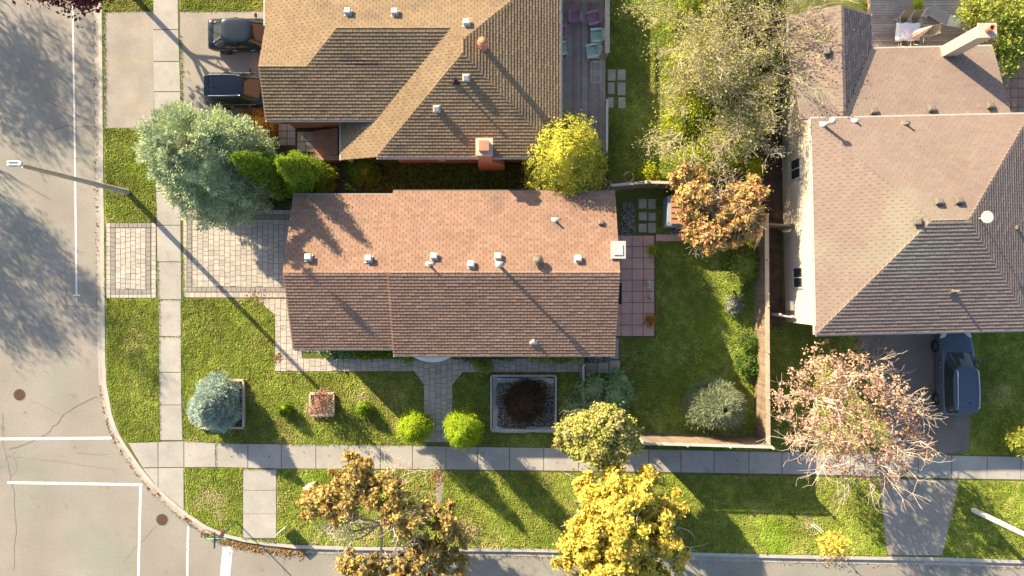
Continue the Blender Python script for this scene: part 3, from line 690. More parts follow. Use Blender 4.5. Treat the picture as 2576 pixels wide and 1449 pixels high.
VENT = {}
def vent(house, p, kind, m, rz=0.0, n=None, h=1.0):
    """roof fittings; p is the foot on the roof"""
    key = (kind, m, round(h, 2)); po = worg(house)
    nm = {'box': 'roof_vent', 'pipe': 'vent_pipe', 'cap': 'flue_pipe', 'turbine': 'roof_turbine'}[kind]
    if key not in VENT:
        b = MB()
        if kind == 'box':
            b.box((0,0,.02), (.40,.40,.03)); b.box((0,0,.10), (.28,.28,.16))
            b.add([(-.175,-.175,.16),(.175,-.175,.16),(.175,.175,.16),(-.175,.175,.16),(-.15,-.15,.25),(.15,-.15,.25),(.15,.15,.25),(-.15,.15,.25)], [(3,2,1,0),(0,1,5,4),(1,2,6,5),(2,3,7,6),(3,0,4,7)])
            b.add([(-.15,-.15,.25),(.15,-.15,.25),(.15,.15,.25),(-.15,.15,.25),(-.10,-.10,.27),(.10,-.10,.27),(.10,.10,.27),(-.10,.10,.27)], [(0,1,5,4),(1,2,6,5),(2,3,7,6),(3,0,4,7),(4,5,6,7)])
        elif kind == 'pipe':
            b.box((0,0,.02), (.42,.34,.02)); b.lathe([(.13,.0),(.08,.12),(.055,.16),(.055,.42*h),(.035,.42*h),(.035,.30*h)], 14)
        elif kind == 'cap':
            b.box((0,0,.02), (.4,.4,.02)); b.lathe([(.16,0),(.10,.10),(.085,.14),(.085,h-.22),(.10,h-.20),(.10,h-.16),(.175,h-.15),(.18,h-.08),(.14,h-.02),(.04,h),(.001,h)], 18)
        else:
            b.lathe([(.2,0),(.16,.1),(.16,h-.34)], 18)
            for i in range(18):
                a = 2*PI*i/18; pr = [(.17,h-.34),(.25,h-.26),(.27,h-.18),(.24,h-.09),(.14,h-.02)]
                vs = []
                for r, z in pr:
                    for da, rr in ((0, 0), (.26, .022)): vs.append(((r+rr)*math.cos(a+da), (r+rr)*math.sin(a+da), z))
                b.add(vs, [(2*j, 2*j+1, 2*j+3, 2*j+2) for j in range(4)])
            b.lathe([(.16,h-.03),(.10,h),(.04,h+.02)], 18)
        me = bpy.data.meshes.new(nm); me.from_pydata(b.v, [], b.f); me.materials.append(MT[m])
        if kind in ('cap', 'turbine', 'pipe'): me.polygons.foreach_set('use_smooth', [len(f) == 4 for f in b.f])
        VENT[key] = me
    o = bpy.data.objects.new(nm, VENT[key]); COL.objects.link(o); o.parent = house; o.location = Vector(p) - po
    if n is not None and kind == 'box': o.rotation_mode = 'QUATERNION'; o.rotation_quaternion = Vector((0,0,1)).rotation_difference(n) 
    return o
def chimney(name, house, c, d, z0, z1, m, capm, flue=True, taper=None):
    b = MB(); b.box((c[0], c[1], (z0+z1)/2), (d[0], d[1], z1-z0))
    if taper: b.prism([(c[0]-taper, c[1]-d[1]/2-.01), (c[0]+taper, c[1]-d[1]/2-.01), (c[0]+taper, c[1]+d[1]/2), (c[0]-taper, c[1]+d[1]/2)], z0, z0 + 2.1)
    ch = obj(name, b, MT[m], house)
    b = MB(); b.box((c[0], c[1], z1+.04), (d[0]+.14, d[1]+.14, .09)); obj('cap', b, MT[capm], ch)
    if flue:
        b = MB(); b.lathe([(.15,.08),(.15,.42),(.11,.42),(.11,.2)], 14, (c[0], c[1], z1)); obj('flue', b, MT['terracotta'], ch)
    return ch
def window(house, c, w, h, axis, m='white'):
    """axis: outward direction"""
    a = Vector(axis); t = Vector((-a.y, a.x, 0)); c = Vector(c)
    rot = Matrix((t, a, Vector((0,0,1)))).transposed().to_4x4()
    b = MB()
    for dx, dz, sx, sz in ((0,h/2,w+.1,.08),(0,-h/2,w+.1,.08),(-w/2,0,.08,h),(w/2,0,.08,h),(0,0,.05,h)):
        b.box(c + t*dx + Vector((0,0,dz)) + a*.02, (sx, .07, sz), mat=rot)
    f = obj('window', b, MT[m], house); b = MB(); b.box(c + a*.012, (w, .03, h), mat=rot); obj('pane', b, MT['pane'], f)

# ---- A: the middle house
yN = W(1200, 481, 3.5).y; yS = W(1200, 894, 3.5).y; yR = (yN + yS) / 2; tA = .398; zr = 3.5 + tA*(yN - yS)/2
xE = W(1547, 482, 3.5).x; xM = (W(990, 480, 3.5).x + W(988, 893, 3.5).x)/2; xG = (W(740, 490, 3.5).x + W(708, 686, zr).x + W(738, 878, 3.5).x)/3
hA = empty('brick_bungalow', (xM, yR, 0), 'long middle bungalow under one orange brown gabled shingle roof', 'house')
rA = Roof(hA, MT['roofA'], .34, .170, .034)
PAN = slope('-y', yN, 3.5, tA); PAS = slope('y', yS, 3.5, tA)
PGN = slope('-y', yN, 3.44, tA); PGS = slope('y', yS, 3.44, tA)
yGN = hit(860, 490, PGN).y; yGS = hit(860, 878, PGS).y
def quad(pl, x0, x1, y0, y1): return [meet(pl, vx(x), vy(y)) for x, y in ((x0, y0), (x1, y0), (x1, y1), (x0, y1))]
q = quad(PAS, xM, xE, yS, yR); rA.face([q], q[0], q[1])
q = quad(PAN, xM, xE, yR, yN); rA.face([q], q[2], q[3]); ridA = (meet(PAS, vx(xM), vy(yR)), meet(PAS, vx(xE), vy(yR)))
q = quad(PGS, xG, xM - .012, yGS, yR); rA.face([q], q[0], q[1]); gS = q
q = quad(PGN, xG, xM - .012, yR, yGN); rA.face([q], q[2], q[3]); gN = q
rA.cap(ridA[1], ridA[0]); rA.cap(gS[2], gS[3])
roofA = rA.finish()
b = MB(); wx0, wx1, wy0, wy1 = xG + .3, xE - .3, yS + .42, yN - .42
def gable_wall(b, x0, x1, y0, y1, yr, ze, zr):
    b.prism([(x0,y0),(x1,y0),(x1,y1),(x0,y1)], 0, ze)
    b.add([(x0,y0,ze),(x0,y1,ze),(x0,yr,zr),(x1,y0,ze),(x1,y1,ze),(x1,yr,zr)], [(0,1,2),(3,5,4),(0,2,5,3),(1,4,5,2)])
gable_wall(b, xM + .3, wx1, wy0, wy1, yR, 3.5, zr - .24); gable_wall(b, wx0, xM + .301, yGS + .42, yGN - .42, yR, 3.46, zr - .32)
wall = obj('wall', b, MT['brick_red'], hA)
b = MB(); b.box((wx0 - .03, yR - .3, 1.1), (.05, 4.8, 2.2)); gd = obj('garage_door', b, MT['white'], hA)
window(hA, (wx1 + .01, yR + 2.4, 1.6), 1.4, 1.1, (1,0,0)); window(hA, (-4.2, wy0 - .01, 1.7), 1.6, 1.2, (0,-1,0)); window(hA, (3.4, wy0 - .01, 1.7), 1.6, 1.2, (0,-1,0))
b = MB(); b.box((wx1 + .03, W(0, 738).y, 1.05), (.05, 1.8, 2.1)); obj('patio_door', b, MT['pane'], hA)
b = MB(); b.box((xM + 1.9, wy0 - .03, 1.05), (.95, .06, 2.1)); fd = obj('front_door', b, MT['doorred'], hA)
b = MB(); b.tube([(xM + 2.25, wy0 - .07, 1.0), (xM + 2.25, wy0 - .12, 1.0)], .03); obj('handle', b, MT['chrome'], fd)
gutter(hA, (xM, yS, 3.47), (xE, yS, 3.47), (0,-1,0), 'planter', .07); gutter(hA, (xG, yGS, gS[0].z-.03), (xM - .02, yGS, gS[0].z-.03), (0,-1,0), 'planter', .07)
gutter(hA, (xM, yN, 3.47), (xE, yN, 3.47), (0,1,0), 'brown_metal', .07); gutter(hA, (xG, yGN, gN[2].z-.03), (xM - .02, yGN, gN[2].z-.03), (0,1,0), 'grey', .07)
b = MB()                                            # curved canopy over the front step
c = W(1087, 878, 2.6); n = 14
vs = []
for i in range(n + 1):
    x = -1.15 + 2.3*i/n; k = 1 - (x/1.15)**2*.45
    vs += [(c.x + x, wy0, 2.75), (c.x + x, wy0 - .45*k - .22, 2.62 ), (c.x + x, wy0 - .80*k - .10, 2.38)]
b.add(vs, [(3*i+j, 3*i+j+1, 3*i+j+4, 3*i+j+3) for i in range(n) for j in range(2)]); b.add([(x,y,z-.06) for x,y,z in vs], [(3*i+j+3, 3*i+j+4, 3*i+j+1, 3*i+j) for i in range(n) for j in range(2)])
obj('canopy', b, MT['canopy'], hA, smooth=True)
nN = Vector((0, tA, 1)).normalized(); nS = Vector((0, -tA, 1)).normalized()
for u, v in ((777,650),(928,653),(1092,647),(1185,667),(1253,647),(1454,653)): vent(hA, hit(u, v, PAN), 'box', 'white', n=nN)
vent(hA, hit(1081, 667, PAN), 'pipe', 'white'); vent(hA, hit(1397, 556, PAN), 'pipe', 'white'); 
b = vent(hA, hit(1511, 562, PAN), 'box', 'brown_metal', n=nN); b.scale = (.75, .75, .75)
vent(hA, hit(1256, 668, PAN), 'cap', 'white', h=1.15); vent(hA, hit(1353, 656, PAN), 'turbine', 'brown_metal', h=.55); vent(hA, hit(1342, 858, PAS), 'pipe', 'galv', h=1.3)
cc = W(1561, 627, 5.0); chimney('chimney', hA, (cc.x - .12, cc.y - .03), (.60, .74), 0, 5.0, 'white', 'white', False)
b = MB(); b.box((cc.x - .12, cc.y - .03, 5.10), (.44, .52, .05)); obj('flue_cover', b, MT['galv'], hA)
b = MB(); b.box((wx1 + .30, W(0, 738).y, .03), (.5, 1.2, .04)); 
mt = obj('door_mat', b, MT['dark'], origin=(wx1 + .30, W(0, 738).y, 0)); tag(mt, 'black mat lying on the pink patio tiles against the house', 'door mat')
mt.location.x = W(1553, 738).x

# ---- B: the north house
tB = .4; zB = 3.4
yPS = W(800, 301, zB).y; PS = slope('y', yPS, zB, tB)
g0 = hit(700, 167, PS); yGr, zGr = g0.y, g0.z; GN = slope('-y', yGr, zGr, tB)
xPW = W(667, 40, zB).x; PW = slope('x', xPW, zB, tB)
r0 = hit(980, 71, PS); yRr, zRr = r0.y, r0.z; PN = slope('-y', yRr, zRr, tB)
yWS = W(1200, 395, zB).y; PWS = slope('y', yWS, zB, tB)
ap = hit(1164, 132, PWS)
xEE = W(1410, 200, zB).x; PE = slope('-x', xEE, zB, (ap.z - zB)/(xEE - ap.x))
zP = 2.55; xPo = W(858, 350, zP).x; PWW = slope('x', xPo, zP, (ap.z - zP)/(ap.x - xPo))
xRk = (W(649, 167, zGr).x + W(668, 298, zB).x)/2
yNN = 2*yRr - yPS + 4.5
hB = empty('hip_roof_house', (ap.x, yRr, 0), 'tan roofed house at the top edge with hips, valleys and grey deck behind', 'house')
rB = Roof(hB, MT['roofB'], .33, .165, .034)
A0 = meet(PS, vz(zB), vx(xRk)); A1 = meet(PS, vz(zB), PWW); A2 = meet(PS, PN, PWW); A3 = meet(PS, PN, PW); A4 = meet(PS, GN, PW); A5 = meet(PS, vx(xRk), GN)
A6 = meet(PS, vz(zB), vx(A4.x))
rB.face([[A0, A6, A4, A5], [A6, A1, A2, A3, A4]], A0, A1)
# garage north slope and its valley with the west plane
B0 = meet(GN, vz(zB), vx(xRk)); B1 = meet(GN, vz(zB), PW)
rB.face([[A5, A4, B1, B0]] if (B1 - B0).length > .15 else [[A5, A4, B0]], B0 + Vector((1,0,0)), B0)
# west plane (north of the valley)
C0 = meet(PW, vz(zB), vy(yNN)); NWc = meet(PN, PW, vz(zB))
rB.face([[B1, A4, A3, NWc]], NWc, B1)
# north plane
D0 = meet(PN, PWW, PE); NEc = meet(PN, PE, vz(zB))
Xm = Vector((A2.x, NWc.y, NWc.z))
rB.face([[NWc, A3, A2, Xm], [Xm, A2, D0, NEc]], NEc, NWc)
# wing: west, south and east planes
Q = meet(PWS, PWW, PE); E0 = meet(PWS, vz(zB), PWW); E1 = meet(PWS, vz(zB), PE)
P0 = Vector((xPo, W(857, 302, zP).y, zP)); P1 = Vector((xPo, E0.y, zP))
Bm = Vector((A1.x, E0.y, A1.z))
rB.face([[P1, Bm, A1, P0], [Bm, E0, Q, D0, A2, A1]], P0, P1)
rB.face([[E0, E1, Q]], E0, E1)
rB.face([[E1, NEc, D0, Q]], E1, NEc)
for a, b_ in ((A3, A2), (A5, A4), (A4, A3), (E0, Q), (E1, Q), (NEc, D0), (NWc, A3), (Q, D0)): rB.cap(a, b_, .28)
rB.finish()
b = MB()
wy = W(1200, 410).y; gy = W(800, 322).y; gx = W(741, 200).x; ex_ = xEE - .35
b.prism([(A1.x + .7, wy), (ex_, wy), (ex_, yNN - 1), (gx, yNN - 1), (gx, gy), (A1.x + .7, gy)], 0, zB - .06)
b.prism([(gx + .01, gy + .01), (gx + .3, gy + .01), (gx + .3, yGr), (gx + .01, yGr)], 0, zB - .05)
b.add([(gx, gy, zB-.06), (gx, 2*yGr - gy, zB-.06), (gx, yGr, zGr - .14), (gx+2, gy, zB-.06), (gx+2, 2*yGr-gy, zB-.06), (gx+2, yGr, zGr-.14)], [(0,1,2),(3,5,4)])
obj('wall', b, MT['brick_red'], hB)
for yy in (W(0, 98).y, W(0, 232).y):
    b = MB()
    for k in range(4): b.box((gx - .03, yy, .28 + .53*k), (.05, 2.5, .5))
    g = obj('garage_door', b, MT['brown_metal'], hB)
    b = MB()
    for k in range(4): b.box((gx - .06, yy - .92 + .61*k, 1.88), (.02, .45, .28))
    obj('pane', b, MT['pane'], g)
gutter(hB, A0 - Vector((0,0,.03)), A1 - Vector((.1,0,.03)), (0,-1,0)); gutter(hB, E0 - Vector((0,0,.03)), E1 - Vector((0,0,.03)), (0,-1,0)); gutter(hB, (xEE, E1.y, zB-.03), (xEE, yNN-2, zB-.03), (1,0,0))
gutter(hB, P0 - Vector((0,0,.03)), P1 - Vector((0,0,.03)), (-1,0,0)); gutter(hB, (xPW, B1.y, zB-.03), (xPW, NWc.y, zB-.03), (-1,0,0))
b = MB(); b.box((xPo + .25, P1.y + .2, zP/2), (.14, .14, zP - .02)); obj('porch_post', b, MT['white'], hB)
nPN = Vector((0, tB, 1)).normalized(); nPS = Vector((0, -tB, 1)).normalized()
for u, v in ((876,34),(994,35),(1174,61)): vent(hB, hit(u, v, PN), 'box', 'white', n=nPN)
for u, v in ((1173,195),(1099,273)):
    o = vent(hB, hit(u, v, PWS), 'box', 'white', n=nPS)
vent(hB, hit(1146, 204, PWS), 'pipe', 'dark', h=1.1); vent(hB, hit(1216, 121, PE), 'turbine', 'terracotta', h=1.0)
# patches of newer and darker tabs lie on the shingles as separate strips
for (u, v, n_, l) in ((862,151,4,1.3),(878,163,5,1.7)):
    p = hit(u, v, PS); b = MB(); e = Vector((1,0,0)); up = Vector((0,1,tB)).normalized(); nn = e.cross(up)
    for k in range(n_): b.box(p + e*(k*.33) + nn*.022, (.31,.16,.008), mat=Matrix((e,up,nn)).transposed().to_4x4())
    obj('roof_patch', b, MT['flash'], hB)
# outside chimney: wide base, sloped shoulder, narrow stack
b = MB(); c0 = W(1238, 412); yb0, yb1 = c0.y - .42, c0.y + .1
x0, x1 = c0.x - .72, c0.x + .72; sx0, sx1 = W(1186, 380, 5.0).x + .02, W(1222, 380, 5.0).x
b.prism([(x0,yb0),(x1,yb0),(x1,yb1),(x0,yb1)], 0, 1.9)
sx0, sx1 = c0.x - .60, c0.x + .10
b.add([(x0,yb0,1.9),(x1,yb0,1.9),(x1,yb1,1.9),(x0,yb1,1.9),(sx0,yb0,2.9),(sx1,yb0,2.9),(sx1,yb1,2.9),(sx0,yb1,2.9)], [(0,1,5,4),(1,2,6,5),(2,3,7,6),(3,0,4,7)])
b.prism([(sx0,yb0),(sx1,yb0),(sx1,yb1+.2),(sx0,yb1+.2)], 2.9, 4.9)
ch = obj('chimney', b, MT['brick_red'], hB)
b = MB(); b.box(((sx0+sx1)/2, (yb0+yb1+.2)/2, 4.95), (sx1-sx0+.16, yb1-yb0+.36, .12)); obj('cap', b, MT['planter'], ch)
b = MB(); b.box(((sx0+sx1)/2, (yb0+yb1+.2)/2, 5.16), (.5, .5, .3)); obj('flue', b, MT['terracotta'], ch)
b = MB(); b.box((W(1118,0).x, wy - .06, 1.3), (.35, .12, .4)); obj('meter_box', b, MT['galv'], hB)
# entry steps of B
st = empty('entry_steps', (W(822, 362).x, W(822, 362).y, 0), 'pinkish wooden entry steps between stone landing and porch of the tan roofed house', 'steps')
for k in range(4):
    u0 = 791 + 16.5*k; z = .17*(k+1)
    b = MB(); b.prism([G(u0, 330), G(u0+16.2, 330), G(u0+16.2, 396), G(u0, 396)], z - .15, z); obj('tread', b, MT['patio_pink'], st)
b = MB(); b.prism([G(790, 398), G(860, 398), G(860, 409), G(790, 409)], 0, .75); obj('side_wall', b, MT['brick_red'], st)

# ---- C: the east house (whole house turned slightly)
zC = 4.6; tC = .40
xW = W(2041, 570, zC).x; yCN = W(2041, 299, zC).y; yCS = W(2045, 842, zC).y
piv = Vector((xW, yCN, 0))
hC = empty('grey_roof_house', piv, 'large house on the right with grey tan hipped roof and cream side wall', 'house')
CN = slope('-y', yCN, zC, tC); CS = slope('y', yCS, zC, tC); yCR = (yCN + yCS)/2; zCR = zC + tC*(yCN - yCS)/2
xRW = W(2337, 560, zCR).x; xRE = W(2430, 559, zCR).x + .0
CW = slope('x', xW, zC, (zCR - zC)/(xRW - xW)); xCE = xRE + (xRW - xW)*1.01; CE = slope('-x', xCE, zC, (zCR - zC)/(xCE - xRE))
NW_, SW_, NE_, SE_ = meet(CN, CW, vz(zC)), meet(CS, CW, vz(zC)), meet(CN, CE, vz(zC)), meet(CS, CE, vz(zC)); RW_, RE_ = meet(CN, CS, CW), meet(CN, CS, CE)
rC = Roof(hC, MT['roofC'], .34, .19, .038, .008)
rC.face([[SW_, SE_, RE_, RW_]], SW_, SE_); rC.face([[NE_, NW_, RW_, RE_]], NE_, NW_); rC.face([[NW_, SW_, RW_]], NW_, SW_); rC.face([[SE_, NE_, RE_]], SE_, NE_)
for a, b_ in ((SW_, RW_), (SE_, RE_), (NE_, RE_), (RW_, RE_)): rC.cap(a, b_, .30)
# lower rear wing
zL = 3.2; yLN = W(2350, 127, zL).y; tL = (zC - .18 - zL)/(yLN - yCN); LN = slope('-y', yLN, zL, tL)
xLW = W(1996, 150, zL).x; xLE = W(2501, 126, zL).x
xg0, xg1 = W(1991, 40, zL).x, W(2196, 80, zL).x; xgr = (xg0 + xg1)/2; zg = 4.42; tg = (zg - zL)/(xgr - xg0)
GWp = slope('x', xg0, zL, tg); GEp = slope('-x', xg1, zL, tg); ygN = W(2122, 14, zg).y
yEnd = yCN + .02
v1 = meet(LN, GWp, vx(xLW)); vt = meet(LN, GWp, vz(min(zg, zC - .19))); va = meet(GWp, LN, vy(yEnd)); vb = meet(GEp, LN, vy(yEnd))
e1 = meet(GEp, vz(zL), LN); w1 = meet(GWp, vz(zL), LN)
top = meet(GWp, GEp, vy(yEnd)); 
rC.face([[meet(GWp, vz(zL), vy(ygN)), w1, va, top, meet(GWp, GEp, vy(ygN))]], meet(GWp, vz(zL), vy(ygN)), w1)
rC.face([[e1, meet(GEp, vz(zL), vy(ygN)), meet(GWp, GEp, vy(ygN)), top, vb]], e1, meet(GEp, vz(zL), vy(ygN)))
lw = meet(LN, vx(xg0), vy(yEnd)); le = meet(LN, vx(xLE), vy(yEnd))
rC.face([[w1, va, lw]], w1, w1 - Vector((1,0,0)))
rC.face([[meet(LN, vx(xLE), vz(zL)), e1, vb, le]], meet(LN, vx(xLE), vz(zL)), e1)
rC.finish()
nn = Vector((-LN.n.x, LN.n.y, LN.n.z))
b = MB(); b.bar(e1 + Vector((.05,.0,.055)), vb + Vector((.05,0,.055)), .36, .03); obj('valley_flashing', b, MT['flash'], hC)
b = MB(); b.bar(w1 + Vector((.0,.0,.03)), va + Vector((0,0,.03)), .08, .012); obj('valley_flashing', b, MT['brown_metal'], hC)
b = MB(); cx0 = W(1966, 0).x; b.prism([(cx0, yCS + .42), (xCE - .4, yCS + .42), (xCE - .4, yCN - .4), (cx0, yCN - .4)], 0, zC - .06)
obj('wall', b, MT['brick_cream'], hC)
b = MB(); b.prism([(cx0 + .05, yCN - .41), (xLE - .3, yCN - .41), (xLE - .3, yLN - .35), (xg1 - .35, yLN - .35), (xg1 - .35, ygN - .35), (cx0 + .05, ygN - .35)], 0, zL - .07)
b.add([(cx0+.06, yCN-.4, zL-.07), (cx0+.06, yLN-.35, zL-.07), (cx0+.06, yCN-.4, zC-.4), (xLE-.31, yCN-.4, zL-.07), (xLE-.31, yLN-.35, zL-.07), (xLE-.31, yCN-.4, zC-.4)], [(0,2,1),(3,4,5)])
b.add([(xg0+.3, ygN-.36, zL-.08), (xg1-.36, ygN-.36, zL-.08), (xgr, ygN-.36, zg-.2)], [(1,0,2)])
obj('wing_wall', b, MT['brick_cream'], hC)
D3 = Vector((0,0,.03))
gutter(hC, NW_ - D3, NE_ - D3, (0,1,0)); gutter(hC, NW_ - D3, SW_ - D3, (-1,0,0)); gutter(hC, SW_ - D3, SE_ - D3, (0,-1,0), 'white', .07)
gutter(hC, (xg1, ygN, zL-.03), e1 - D3 , (1,0,0)); gutter(hC, e1 + Vector((.12,0,-.03)), (xLE, yLN, zL-.03), (0,1,0)); gutter(hC, (xg0, ygN, zL-.03), w1 - D3, (-1,0,0))
window(hC, (cx0 - .01, W(0, 440).y, 1.9), 1.1, 1.2, (-1,0,0)); window(hC, (cx0 - .01, W(0, 700).y, 1.9), 1.1, 1.2, (-1,0,0))
b = MB(); b.box((cx0 - .12, W(0, 768).y, 1.0), (.22, .5, .6)); b.tube([(cx0-.1, W(0,768).y, .7), (cx0-.1, W(0,768).y, 0)], .03); obj('gas_meter', b, MT['galv'], hC)
for u in (2270, 2390): 
    b = MB()
    for k in range(4): b.box((W(u,0).x, yCS + .39, .28 + .53*k), (2.5, .05, .5))
    obj('garage_door', b, MT['white'], hC)
nCN = Vector((0, tC, 1)).normalized(); nCW = Vector((-CW.n.x*-1, 0, CW.n.z)); nLN = LN.n
for u, v, pl in ((2352,516,CN),(2403,515,CN),(2302,562,CW),(2085,132,GWp),(2195,286,LN),(2340,283,LN),(2487,279,LN)): vent(hC, hit(u, v, pl), 'box', 'brown_metal', n=pl.n)
vent(hC, hit(2071, 317, CN), 'cap', 'white', h=1.1); o = vent(hC, hit(2151, 309, CN), 'pipe', 'white', h=.6); vent(hC, hit(2277, 318, CN), 'pipe', 'brown_metal', h=.9); vent(hC, hit(2386, 740, CS), 'pipe', 'brown_metal', h=1.4); vent(hC, hit(2548, 583, CE), 'box', 'brown_metal', n=CE.n).scale = (.6,.6,.6)
p = hit(2456, 558, CE); b = MB(); b.tube([p, p + Vector((0,0,.45))], .03); dm = obj('aerial_mast', b, MT['galv'], hC)
b = MB(); b.lathe([(.27,.12),(.30,.10),(.25,.02),(.12,-.03),(.02,-.04)], 24, p + Vector((0,0,.5))); b.lathe([(.255,.105),(.02,.115)], 24, p + Vector((0,0,.5))); obj('dish', b, MT['white'], dm, smooth=False)
p = hit(2388, 142, LN); chimney('chimney', hC, (p.x + .02, p.y + .08), (.74, .56), 0, 6.2, 'brick_buff', 'planter')
hC.rotation_euler.z = math.radians(1.25)

# ---- decks
def deck(name, poly, axis, z, bw, label, m='deck'):
    us, vs = [p[0] for p in poly], [p[1] for p in poly]; u0, u1, v0, v1 = min(us), max(us), min(vs), max(vs)
    c = W((u0+u1)/2, (v0+v1)/2); e = empty(name, (c.x, c.y, 0), label, 'deck')
    w = bw/PXM; x0, y1 = G(u0, v0); x1, y0 = G(u1, v1); me = None
    L = (y1-y0) if axis == 'v' else (x1-x0); n = int(((x1-x0) if axis == 'v' else (y1-y0))/w)
    for i in range(n):
        if me is None:
            b = MB(); d = (w-.020, L, .035) if axis == 'v' else (L, w-.020, .035); b.box((0,0,0), d)
            me = bpy.data.meshes.new('board'); me.from_pydata(b.v, [], b.f); me.materials.append(MT[m])
        o = bpy.data.objects.new('board', me); COL.objects.link(o); o.parent = e
        o.location = (x0 + w*(i+.5) - c.x if axis == 'v' else 0, 0 if axis == 'v' else y0 + w*(i+.5) - c.y, z - .018 + random.uniform(-.003,.003))
    b = MB(); b.prism([(x0+.05,y0+.05),(x1-.05,y0+.05),(x1-.05,y1-.05),(x0+.05,y1-.05)], .02, z - .04); obj('frame', b, MT['fence_grey'], e)
    return e
def post_rail(e, pts, z0, z1, m, mc, bal=.14, capw=.14, base=True):
    """railing > post, cap, baluster (each its own mesh)"""
    P = [Vector((*G(*p), 0)) for p in pts]; po = worg(e); bm_ = None
    for a, b_ in zip(P[:-1], P[1:]):
        q = MB(); q.bar(a + Vector((0,0,z1)), b_ + Vector((0,0,z1)), capw, .04); obj('handrail', q, MT[mc], e)
        q = MB(); q.bar(a + Vector((0,0,z0+.12)), b_ + Vector((0,0,z0+.12)), .05, .08); obj('bottom_rail', q, MT[m], e)
        d = b_ - a; n = max(1, int(d.length/bal)) if bal else 0
        for i in range(n):
            if bm_ is None:
                q = MB(); q.box((0,0,0), (.035,.035,z1-z0-.1)); bm_ = bpy.data.meshes.new('baluster'); bm_.from_pydata(q.v, [], q.f); bm_.materials.append(MT[m])
            o = bpy.data.objects.new('baluster', bm_); COL.objects.link(o); o.parent = e; o.location = a + d*((i+.5)/n) + Vector((0,0,(z0+z1)/2)) - po
    for p in P:
        q = MB(); q.box((p.x, p.y, z1/2 - .03), (.09,.09,z1-.02)); obj('post', q, MT[m], e)
dk = deck('wooden_deck', [(1388,-60),(1522,-60),(1522,396),(1388,396)], 'v', .55, 6.2, 'weathered grey deck with long boards behind the tan roofed house')
rl = empty('deck_railing', (*G(1521, 70), 0), 'tan topped deck railing with a grey patch, on the long grey deck', 'railing')
post_rail(rl, [(1520,-60),(1519,13),(1519,80),(1519,155)], .55, 1.45, 'fence_grey', 'rail', .13, .26)
rl2 = empty('deck_railing', (*G(1521, 330), 0), 'grey lower railing at the south end of the long grey deck', 'railing')
post_rail(rl2, [(1520,265),(1519,395)], .55, 1.25, 'fence_grey', 'whitewood', .13, .12)
rl3 = empty('deck_railing', (*G(1460, 12), 0), 'grey crosswise railing behind the purple chairs on the long grey deck', 'railing')
post_rail(rl3, [(1405,18),(1517,18)], .55, 1.45, 'fence_grey', 'whitewood', .13, .20)
dk2 = deck('wooden_deck', [(2180,-60),(2428,-60),(2428,150),(2180,150)], 'h', .45, 6.4, 'shaded grey deck with crosswise boards behind the large right house')
rl4 = empty('deck_railing', (*G(2424, 60), 0), 'weathered railing beside the lounger on the shaded deck', 'railing')
post_rail(rl4, [(2424,-40),(2424,40),(2424,118)], .45, 1.35, 'fence_grey', 'whitewood', .16, .20)
post_rail(rl4, [(2424,118),(2388,140)], .45, 1.35, 'fence_grey', 'whitewood', .16, .10)

# ---- fences
def fence(p0, p1, h, label, name='wooden_fence', bw=.145, m='fence', mc='fence_grey', capw=.18, face=1, post_d=2.35, top_boards=True):
    a, b_ = Vector((*G(*p0), 0)), Vector((*G(*p1), 0)); d = b_ - a; L = d.length
    e = empty(name, a, label, 'fence', rz=math.atan2(d.y, d.x))
    def part(nm, q, mt, bev=0):
        me = bpy.data.meshes.new(nm); me.from_pydata(q.v, [], q.f); return obj_me(nm, me, MT[mt], e)
    q = MB(); q.box((0,0,0), (bw-.012,.022,h-.10)); me = bpy.data.meshes.new('board'); me.from_pydata(q.v, [], q.f); me.materials.append(MT[m])
    for i in range(int(L/bw)):
        o = bpy.data.objects.new('board', me); COL.objects.link(o); o.parent = e; o.location = (bw*(i+.5), face*.045 + random.uniform(-.006,.006), (h-.1)/2 + .04); o.rotation_euler.y = random.uniform(-.01,.01)
    for z in (.35, h-.28):
        q = MB(); q.box((L/2, 0, z), (L, .05, .09)); part('rail', q, m)
    n = max(1, round(L/post_d))
    for i in range(n + 1):
        q = MB(); q.box((L*i/n, -face*.05, h/2 + .05), (.10,.10,h+.1)); part('post', q, mc)
        if i < n:
            q = MB(); q.box((L*(i+.5)/n, 0, h + random.uniform(-.012,.012)), (L/n - .012, capw, .04)); part('cap_board', q, mc)
    return e
fence((1901,1098), (1897,548), 1.92, 'long tan board fence down the right side of the back lawn', capw=.22, mc='rail', face=1)
fence((1600,1090), (1902,1099), 2.55, 'dark stained board fence along the bottom of the back lawn by the sidewalk', mc='whitewood', capw=.14, face=1)
fence((1612,471), (1525,479), 1.9, 'short grey board fence left of the rusty ring', mc='whitewood', face=1, capw=.14)
fence((1702,473), (1613,471), 1.9, 'short board fence between the rusty ring and orange tree', mc='planter', face=1, capw=.14)
fence((1463,1000), (1461,912), 1.35, 'low grey picket fence at end of paver walkway beside gravel planter', mc='whitewood', face=1, capw=.12)
fence((2449,150), (2449,-60), 2.0, 'weathered fence right of the shaded deck under tree shadows', face=1, mc='fence_grey')
fence((1935,790), (1966,795), 1.55, 'pale side gate closing the gap between tan fence and cream wall', 'side_gate', m='whitewood', mc='whitewood', face=-1, capw=.08)
fence((1903,569), (1966,573), 1.5, 'narrow cross fence between the tan fence and the cream wall', m='fence', mc='fence', face=-1, capw=.08)
e = empty('metal_ring', (*G(1589, 470), 0), 'rusty thin metal ring standing on fence post', 'ring')
p = W(1582, 445, 2.25); q = MB(); q.tube([p + Vector((.26*math.cos(t*PI/12), .26*math.sin(t*PI/12), 0)) for t in range(25)], .022, 6, cap=False); obj('hoop', q, MT['brown_metal'], e)
